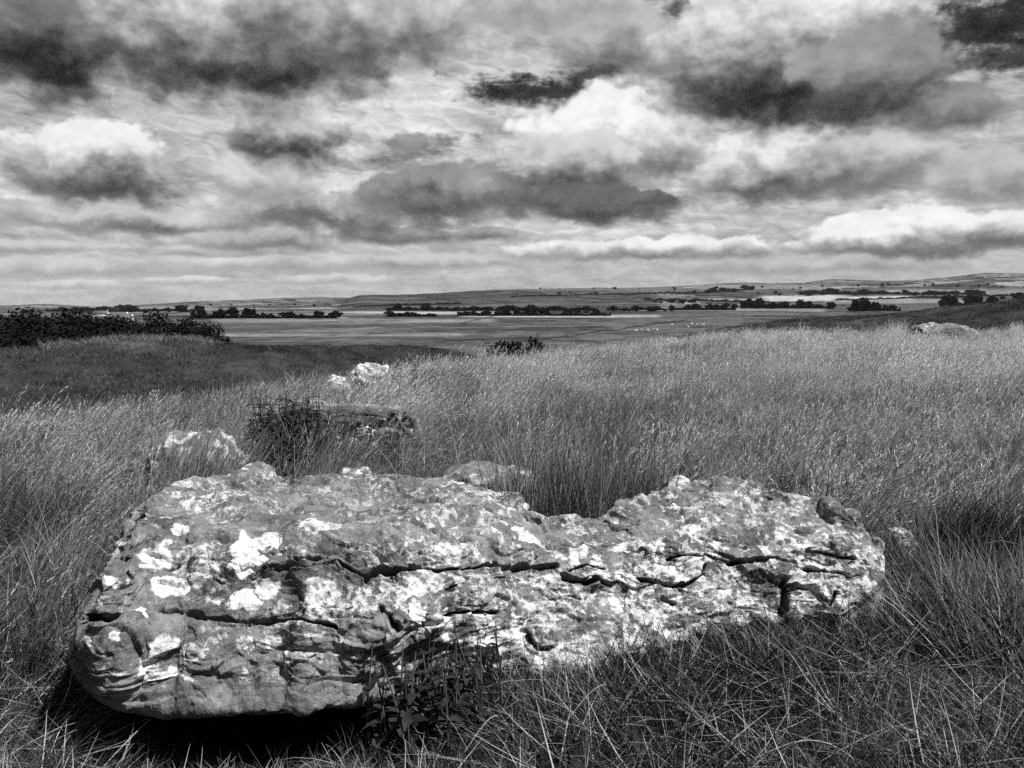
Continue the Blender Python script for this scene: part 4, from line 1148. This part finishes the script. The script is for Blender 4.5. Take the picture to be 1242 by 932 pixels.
m_wool, nt, out = new_mat('sheep_wool')
bsdf(nt, out, .55 + noise(nt, nt.nodes.new('ShaderNodeTexCoord').outputs['Object'], 9) * .3, .95, .05)
def sheep_mesh():
    """one continuous body: barrel trunk, neck and head, four jointed legs"""
    bm = bmesh.new()
    pts = {'pel': (-.38, 0, .72), 'mid': (0, 0, .70), 'cho': (.36, 0, .72), 'nek': (.56, 0, .86), 'hed': (.72, 0, .90), 'muz': (.90, 0, .80), 'tal': (-.55, 0, .66)}
    rad = {'pel': .25, 'mid': .29, 'cho': .25, 'nek': .15, 'hed': .11, 'muz': .065, 'tal': .06}
    ed = [('pel', 'mid'), ('mid', 'cho'), ('cho', 'nek'), ('nek', 'hed'), ('hed', 'muz'), ('pel', 'tal')]
    for s, n_ in ((.13, 'l'), (-.13, 'r')):
        pts.update({'k' + n_: (-.34, s, .42), 'h' + n_: (-.46, s, .26), 'f' + n_: (-.43, s, 0), 'e' + n_: (.36, s, .42), 'w' + n_: (.38, s, .24), 'g' + n_: (.37, s, 0), 'a' + n_: (.66, s * 1.3, .95)})
        rad.update({'k' + n_: .10, 'h' + n_: .05, 'f' + n_: .04, 'e' + n_: .085, 'w' + n_: .05, 'g' + n_: .04, 'a' + n_: .03})
        ed += [('pel', 'k' + n_), ('k' + n_, 'h' + n_), ('h' + n_, 'f' + n_), ('cho', 'e' + n_), ('e' + n_, 'w' + n_), ('w' + n_, 'g' + n_), ('hed', 'a' + n_)]
    names = list(pts); me = bpy.data.meshes.new('sheep')
    me.from_pydata([pts[k] for k in names], [(names.index(a), names.index(b)) for a, b in ed], [])
    o = bpy.data.objects.new('sheep_source', me); COL.objects.link(o)
    md = o.modifiers.new('s', 'SKIN'); sb = o.modifiers.new('b', 'SUBSURF'); sb.levels = 1
    for k, v in zip(names, me.skin_vertices[0].data): v.radius = (rad[k], rad[k]); v.use_root = (k == 'pel')
    dg = bpy.context.evaluated_depsgraph_get(); res = bpy.data.meshes.new_from_object(o.evaluated_get(dg))
    bpy.data.objects.remove(o); res.materials.clear(); res.materials.append(m_wool)
    return res
SH = sheep_mesh()
for j, (px, py) in enumerate([(771, 403), (778, 402), (786, 402.5), (792, 401.5), (797, 402), (815, 395.5), (832, 396.5), (839, 394), (845, 394.5), (849, 394), (853, 395), (859, 393.5), (835, 398)]):
    # where the sight line to the hoofs meets the field
    rs = np.linspace(150, 900, 3000); dx, dy, dz = ray(px, py); hyp = math.hypot(dx, dy)
    gz = ground(rs * dx / hyp, rs * dy / hyp); lz = CAMZ + rs * dz / hyp
    hit = np.argmax(lz < gz); r = rs[hit] if (lz < gz).any() else 420
    x, y, z = on_ground(px, py, r)
    o = link('sheep', SH, loc=(x, y, z), rz=j * 1.9, scale=1.15)
    tag(o, 'pale sheep grazing in the near flock of the middle field' if j < 5 else 'pale sheep grazing in the far flock of the middle field', 'sheep', 'near flock of sheep' if j < 5 else 'far flock of sheep')

# ================================================================== SKY
SUN_AZ = math.radians(114); SUN_EL = math.radians(60)
w = bpy.data.worlds.new('World'); sc.world = w; w.use_nodes = True
nt = w.node_tree; nt.nodes.clear()
wo = nt.nodes.new('ShaderNodeOutputWorld'); bg = nt.nodes.new('ShaderNodeBackground'); nt.links.new(bg.outputs[0], wo.inputs[0])
sky = nt.nodes.new('ShaderNodeTexSky'); sky.sky_type = 'NISHITA'; sky.sun_disc = False
sky.sun_elevation = SUN_EL; sky.sun_rotation = SUN_AZ
bw = nt.nodes.new('ShaderNodeRGBToBW'); nt.links.new(sky.outputs[0], bw.inputs[0])
gen = nt.nodes.new('ShaderNodeTexCoord').outputs['Generated']
sep = nt.nodes.new('ShaderNodeSeparateXYZ'); nt.links.new(gen, sep.inputs[0])
dx, dy, dz = (S(nt, sep.outputs[i]) for i in range(3))
az = dx._m('ARCTAN2', dy); el = dz._m('ARCSINE')
az = az * F; el = el * F                                             # in the units the cloud list is written in
flat = combine(nt, az * .0045, el * .0060, .3)
def wide(n, k=2.2): return (n - .5) * k                               # stretch a noise to about -0.5 .. 0.5
def sky_noise(ox, fx, fy, scale, detail, rough, dist=0., shear=0.):
    return wide(noise(nt, combine(nt, az * fx + el * shear + ox if shear else az * fx + ox, el * fy), scale, detail, rough, dist, dim='2D'))
big_n = sky_noise(0, .0045, .0060, 1.1, 2, .5)
mid_n = sky_noise(5.3, .0045, .0060, 2.8, 5, .55)
fine_n = sky_noise(11.7, .0045, .0070, 8, 6, .62)
up_n = sky_noise(21.1, .0045, .0060, 2.8, 4, .55)
vor = nt.nodes.new('ShaderNodeTexVoronoi'); vor.feature = 'SMOOTH_F1'; vor.voronoi_dimensions = '2D'; vor.inputs['Scale'].default_value = 7
vor.inputs['Detail'].default_value = 1.6; vor.inputs['Roughness'].default_value = .5; vor.inputs['Smoothness'].default_value = .35; vor.normalize = True
nt.links.new(combine(nt, az * .0045 + mid_n * .06, el * .0058 + up_n * .06), vor.inputs['Vector'])
bil = (.42 - S(nt, vor.outputs['Distance'])) * 1.8                     # rounded billows
wx = mid_n * 44 + big_n * 26 + fine_n * 11
wy = up_n * 26 + fine_n * 9
# high sheet of cloud projected on a plane overhead: streaks run together near the horizon
hgt = dz.max(.0) + .055
pl_ = combine(nt, dx / hgt, dy / hgt, 0.)
sheet = wide(noise(nt, pl_, .75, 6, .6, .6, dim='2D'))
sheet2 = sky_noise(31.3, .0035, .018, 2.4, 6, .64, .4, .004)
ripple = sky_noise(41.9, .006, .012, 6, 3, .6, .8, .003)
v = .76 + sheet * .24 + sheet2 * .22 + ripple * .16 - bil * .05
lowb = el.step(130, 0)
v = mixf(lowb * .75, v, .72 + sheet2 * .10 + ripple * .06)
def cl_pos(px, py):
    a, e = azel(px, py); return a * F, e * F
gapm = None
for px, py, rx, ry, dep in [(648, 110, 76, 20, 1.0), (700, 90, 42, 13, .9), (862, 38, 62, 13, 1.05), (905, 15, 60, 16, .9), (1190, 25, 150, 48, 1.05), (1215, 66, 80, 24, .9), (1110, 84, 50, 16, .7), (500, 178, 50, 14, .45), (830, 12, 60, 16, .8)]:
    ca, ce = cl_pos(px, py)
    r_ = ((((az + wx * .8 - el * .6) - ca + ce * .6) * (1 / rx)).pow(2) + (((el + wy * .7) - ce) * (1 / ry)).pow(2))._m('SQRT')
    m = (1 - (r_ + fine_n * 1.0 + sheet2 * .8).step(.35, 1.35)) * dep
    gapm = m if gapm is None else gapm.max(m)
v = mixf(gapm, v, .24 + fine_n * .12 + sheet2 * .10)
# (x, y of the middle, half width, height above, depth below, top tone, base tone, edge softness)
clouds = [
    (60, 325, 150, 11, 9, .82, .64, .8), (330, 322, 160, 11, 8, .82, .64, .8), (520, 318, 160, 12, 9, .80, .58, .8), (980, 322, 170, 10, 8, .76, .60, .8),
    (90, 347, 50, 7, 4, .86, .68, .6), (230, 343, 60, 7, 4, .84, .66, .6), (400, 340, 70, 8, 5, .84, .64, .6), (30, 300, 70, 8, 6, .80, .6, .6), (270, 305, 70, 9, 6, .82, .58, .6),
    (700, 306, 90, 14, 11, .92, .54, .5), (810, 302, 125, 17, 14, .98, .50, .42), (985, 300, 40, 8, 6, .95, .6, .5), (1110, 287, 120, 28, 20, 1.04, .40, .35), (1050, 292, 60, 15, 12, 1.0, .46, .4), (1240, 278, 55, 25, 20, 1.0, .38, .4),
    (20, 262, 60, 20, 10, .74, .56, .6), (185, 268, 100, 20, 15, .82, .40, .5), (310, 292, 70, 13, 12, .74, .46, .5), (480, 286, 60, 13, 11, .62, .38, .5),
    (400, 252, 115, 48, 30, .90, .36, .45), (330, 228, 60, 40, 16, .86, .60, .5), (540, 236, 110, 34, 26, .58, .34, .5), (590, 284, 50, 8, 8, .66, .46, .6),
    (112, 205, 90, 55, 34, 1.10, .26, .36), (345, 155, 62, 46, 42, .92, .16, .4), (352, 126, 46, 28, 24, 1.0, .62, .45), (500, 170, 24, 12, 9, .62, .50, .7),
    (745, 175, 110, 72, 48, 1.08, .42, .42), (700, 210, 85, 50, 36, .84, .32, .5), (720, 246, 112, 18, 20, .42, .27, .45),
    (945, 205, 92, 52, 34, 1.12, .34, .40), (1060, 195, 92, 42, 36, .80, .42, .5), (1190, 215, 60, 30, 26, .76, .50, .6), (1155, 128, 48, 22, 28, .58, .38, .5),
    (740, 52, 80, 42, 32, .76, .42, .5), (680, 6, 80, 30, 22, .80, .62, .7),
    (958, 56, 150, 125, 88, 1.12, .16, .34), (1065, 100, 80, 60, 42, .60, .26, .5),
    (560, 5, 130, 50, 36, .82, .56, .6), (35, 40, 120, 90, 52, .58, .15, .45), (130, 10, 80, 60, 40, .62, .40, .6), (300, 40, 165, 110, 68, .92, .16, .45), (430, 30, 130, 80, 50, .84, .34, .55)]
for px, py, rx, rt, rb_, tv, bv, so in clouds:
    ca, ce = cl_pos(px, py)
    k = min(1.0, rx / 120 + .10)
    u = ((az + wx * k) - ca) * (1 / rx)
    e_ = (el + wy * min(k, (rt + rb_) / 60)) - ce
    t = (e_ * (1 / rt)).max(e_ * (-1 / rb_))
    r_ = (u.pow(2) + t.pow(2))._m('SQRT') + fine_n * .17 - bil * .34 + .06
    lo = e_.step(6, -10)                                         # crowns are crisp, bellies melt away
    m = 1 - ((r_ - 1) / (lo * (so * .75) + so * .40)).step(-.9, .7)
    # light from above: bright crown, grey belly, billows in between
    h_ = e_ * (1 / (rt + rb_)) + rb_ / (rt + rb_) * .72 + mid_n * (.16 if rx < 115 else .11) + fine_n * .04 + bil * (.12 if rx < 115 else .08)
    sh = h_.step(-.04, .62)
    c_ = mixf(sh, bv + .02, min(tv, .95)) + fine_n * .045 + mid_n * .07 + bil * .07 - .02
    v = mixf(m, v, c_)
lin = v.max(.02).min(.985).pow(2.25)
nt.links.new(grey(nt, mixf(dz.step(-.02, -.10), lin, .04)), bg.inputs[0]); bg.inputs[1].default_value = .71
# overhead and behind: clear deep sky with thin scattered cloud
bg2 = nt.nodes.new('ShaderNodeBackground')
clear = S(nt, bw.outputs[0]) * .012
cover = noise(nt, combine(nt, dx / (dz.max(.0) + .3), dy / (dz.max(.0) + .3)), 1.3, 3, .6, dim='2D').step(.45, .66) * .22
nt.links.new(grey(nt, mixf(dz.step(-.02, -.10), clear + cover, .04)), bg2.inputs[0])
inside = el._m('LESS_THAN', 440) * az._m('ABSOLUTE')._m('LESS_THAN', 860)
mxs = nt.nodes.new('ShaderNodeMixShader'); nt.links.new(inside.k, mxs.inputs[0])
nt.links.new(bg2.outputs[0], mxs.inputs[1]); nt.links.new(bg.outputs[0], mxs.inputs[2]); nt.links.new(mxs.outputs[0], wo.inputs[0])
w.cycles.sampling_method = 'MANUAL'; w.cycles.sample_map_resolution = 512

sl_ = bpy.data.lights.new('sun', 'SUN'); sl_.energy = 4.6; sl_.angle = math.radians(.5); sl_.color = (1, 1, 1)
so_ = bpy.data.objects.new('sun', sl_); COL.objects.link(so_)
sv = Vector((math.sin(SUN_AZ) * math.cos(SUN_EL), math.cos(SUN_AZ) * math.cos(SUN_EL), math.sin(SUN_EL)))
so_.rotation_euler = (-sv).to_track_quat('-Z', 'Y').to_euler(); so_.location = (20, -20, 40)

# ================================================================== HAZE
m_haze = bpy.data.materials.new('thin_haze'); m_haze.use_nodes = True
nt = m_haze.node_tree; nt.nodes.clear()
out = nt.nodes.new('ShaderNodeOutputMaterial'); pv = nt.nodes.new('ShaderNodeVolumePrincipled')
pv.inputs['Color'].default_value = (.9, .9, .9, 1); pv.inputs['Density'].default_value = 1.2e-5
nt.links.new(pv.outputs[0], out.inputs['Volume'])
hb = MB(); zlo, zhi = float(Z.min()) - 1, max(float(Z.max()) + 12, 14)
boxm(hb, (0, 0, (zlo + zhi) / 2), (41000, 41000, zhi - zlo))
tag(link('haze', hb.mesh('haze', m_haze, False)), 'thin pale haze lying over the far fields and hills', 'haze', kind='stuff')

# ================================================================== CAMERA AND RENDER
cd = bpy.data.cameras.new('camera'); co = bpy.data.objects.new('camera', cd); COL.objects.link(co)
cd.sensor_width = 36; cd.sensor_fit = 'HORIZONTAL'; cd.lens = 36 * F / 1242
cd.clip_start = .05; cd.clip_end = 100000
co.location = (0, 0, CAMZ); co.rotation_euler = (math.pi / 2 - PITCH, 0, 0)
sc.camera = co
vs_ = sc.view_settings
vs_.view_transform = 'Standard'; vs_.look = 'None'; vs_.exposure = 0.5; vs_.gamma = 1.0; vs_.use_curve_mapping = False
sc.cycles.use_denoising = False
sc.cycles.max_bounces = 3; sc.cycles.diffuse_bounces = 1; sc.cycles.glossy_bounces = 1; sc.cycles.transmission_bounces = 2; sc.cycles.transparent_max_bounces = 4
sc.cycles.use_adaptive_sampling = True; sc.cycles.adaptive_threshold = .025; sc.cycles.adaptive_min_samples = 16
